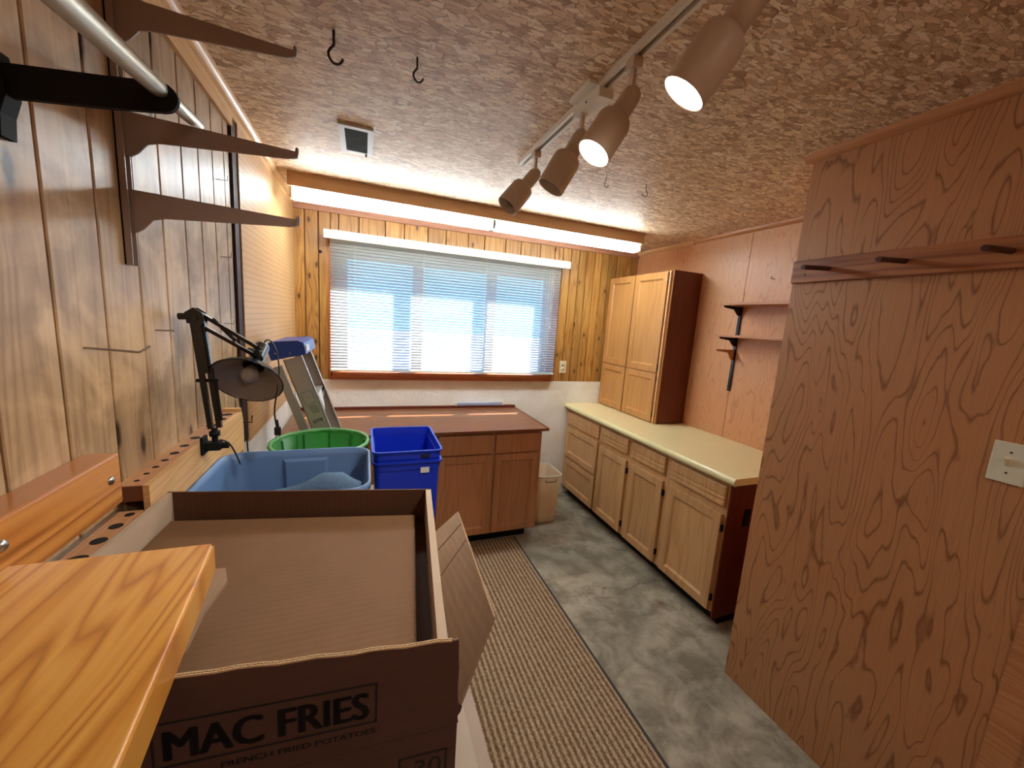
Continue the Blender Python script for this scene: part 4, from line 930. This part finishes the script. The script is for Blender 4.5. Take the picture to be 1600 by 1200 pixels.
MB().tube([B0+side*1.6+d1*.02, B0+side*1.8+d1*.13], .0048, 10).tube([B0-side*1.4+d1*.10, B0-side*1.4+d1*.16], .0040, 8).box(tuple(B0+d1*.135+Vector((-.024, -.006, -.004))), tuple(B0+d1*.135+Vector((.024, .006, .004)))).build('spring', M['blackmatte'], t)
d2 = (J2-J1).normalized(); s2 = Vector((-d2.z, 0, d2.x))*.013
ua = MB(); bar(ua, J1+s2*.9, J2+s2*.9, .0068); bar(ua, J1-s2*1.2, J2-s2*.9, .0068); ua.build('upper_arm', M['black'], t)
MB().tube([J1+s2*1.3+d2*.03, J1-s2*.3+d2*.105], .005, 8).build('spring', M['blackmatte'], t)
jm = MB().prism([(J1.x-.018, J1.z-.018), (J1.x+.012, J1.z-.026), (J1.x+.022, J1.z-.006), (J1.x+.016, J1.z+.012), (J1.x-.002, J1.z+.024), (J1.x-.022, J1.z+.010)], 1, J1.y-.015, J1.y-.010)
jm.prism([(J1.x-.018, J1.z-.018), (J1.x+.012, J1.z-.026), (J1.x+.022, J1.z-.006), (J1.x+.016, J1.z+.012), (J1.x-.002, J1.z+.024), (J1.x-.022, J1.z+.010)], 1, J1.y+.010, J1.y+.015)
jm.tube([(J1.x, J1.y-.019, J1.z-.004), (J1.x, J1.y+.019, J1.z-.004)], .007, 12).tube([(J1.x-.04, J1.y, J1.z-.002), (J1.x-.01, J1.y, J1.z)], .009, 10)
jm.build('elbow_joint', M['black'], t)
# shade
sc = Vector((-.318, 1.30, 1.415))     # centre of the opening
view = (CAM-sc).normalized()
right = view.cross(Vector((0, 0, 1))).normalized()*-1; upv = right.cross(view)*-1
if upv.z < 0: upv = -upv
ax = (view*.60+(-upv*.93-(right if right.x > 0 else -right)*.37).normalized()*.80).normalized()
prof = [(.0, -.090), (.022, -.088), (.027, -.082), (.030, -.060), (.052, -.045), (.078, -.022), (.092, .0), (.0945, .001), (.0925, .003)]
shade = MB().lathe(prof[3:], sc, ax, 40).build('lamp_shade', M['black'], t)
MB().lathe([(.029, -.058), (.051, -.043), (.077, -.020), (.0905, .0015)], sc, ax, 40).build('shade_lining', M['shade_in'], shade)
MB().lathe([(0, -.058), (.012, -.055), (.022, -.035), (.024, -.020), (.016, -.006), (0, -.001)], sc, ax, 20).build('bulb', plain('frosted_bulb', (176, 174, 172), .3), t)
MB().lathe([(0, -.150), (.018, -.148), (.021, -.140), (.021, -.075), (.030, -.060)], sc, ax, 24).build('socket_housing', M['steel'] if False else plain('gunmetal', (70, 66, 64), .3, metal=.6), t)
hb = sc-ax*.10
MB().tube([J2, J2+Vector((.008, -.002, -.02)), hb+Vector((-.02, 0, .02)), hb], .006, 8).tube([(J2.x, J2.y-.016, J2.z), (J2.x, J2.y+.016, J2.z)], .009, 12).tube([J2+Vector((0, 0, .02)), J2-Vector((0, 0, .03))], .007, 8).build('head_joint', M['blackmatte'], t)
# maker mark inside the shade
bt = sc-ax*.150
MB().tube(bez(bt, bt+Vector((.02, .0, .05)), (-.235, 1.33, 1.50), (-.243, 1.33, 1.42), 10)+bez((-.243, 1.33, 1.42), (-.246, 1.33, 1.37), (-.268, 1.34, 1.32), (-.256, 1.345, 1.275), 10)[1:], .0022, 7).build('power_cord', M['cordm'], t)
MB().box((-.262, 1.339, 1.236), (-.244, 1.351, 1.262), bev=.003).tube([(-.253, 1.345, 1.262), (-.256, 1.345, 1.285)], .005, 8).build('plug', M['cordm'], t)
MB().box((-.259, 1.343, 1.222), (-.2575, 1.347, 1.236)).box((-.2485, 1.343, 1.222), (-.247, 1.347, 1.236)).build('prong', M['steel'], t)
MB().tube(bez((-.376, 1.435, 1.395), (-.380, 1.45, 1.334), (-.360, 1.45, 1.252), (-.361, 1.455, 1.119), 14), .0022, 7).tube(bez((xr+.04, LY, 1.25), (xr+.065, LY, 1.25), (xr+.07, LY+.01, 1.22), (xr+.085, LY+.01, 1.17), 10), .0022, 7).build('loose_cord', M['cordm'], t)
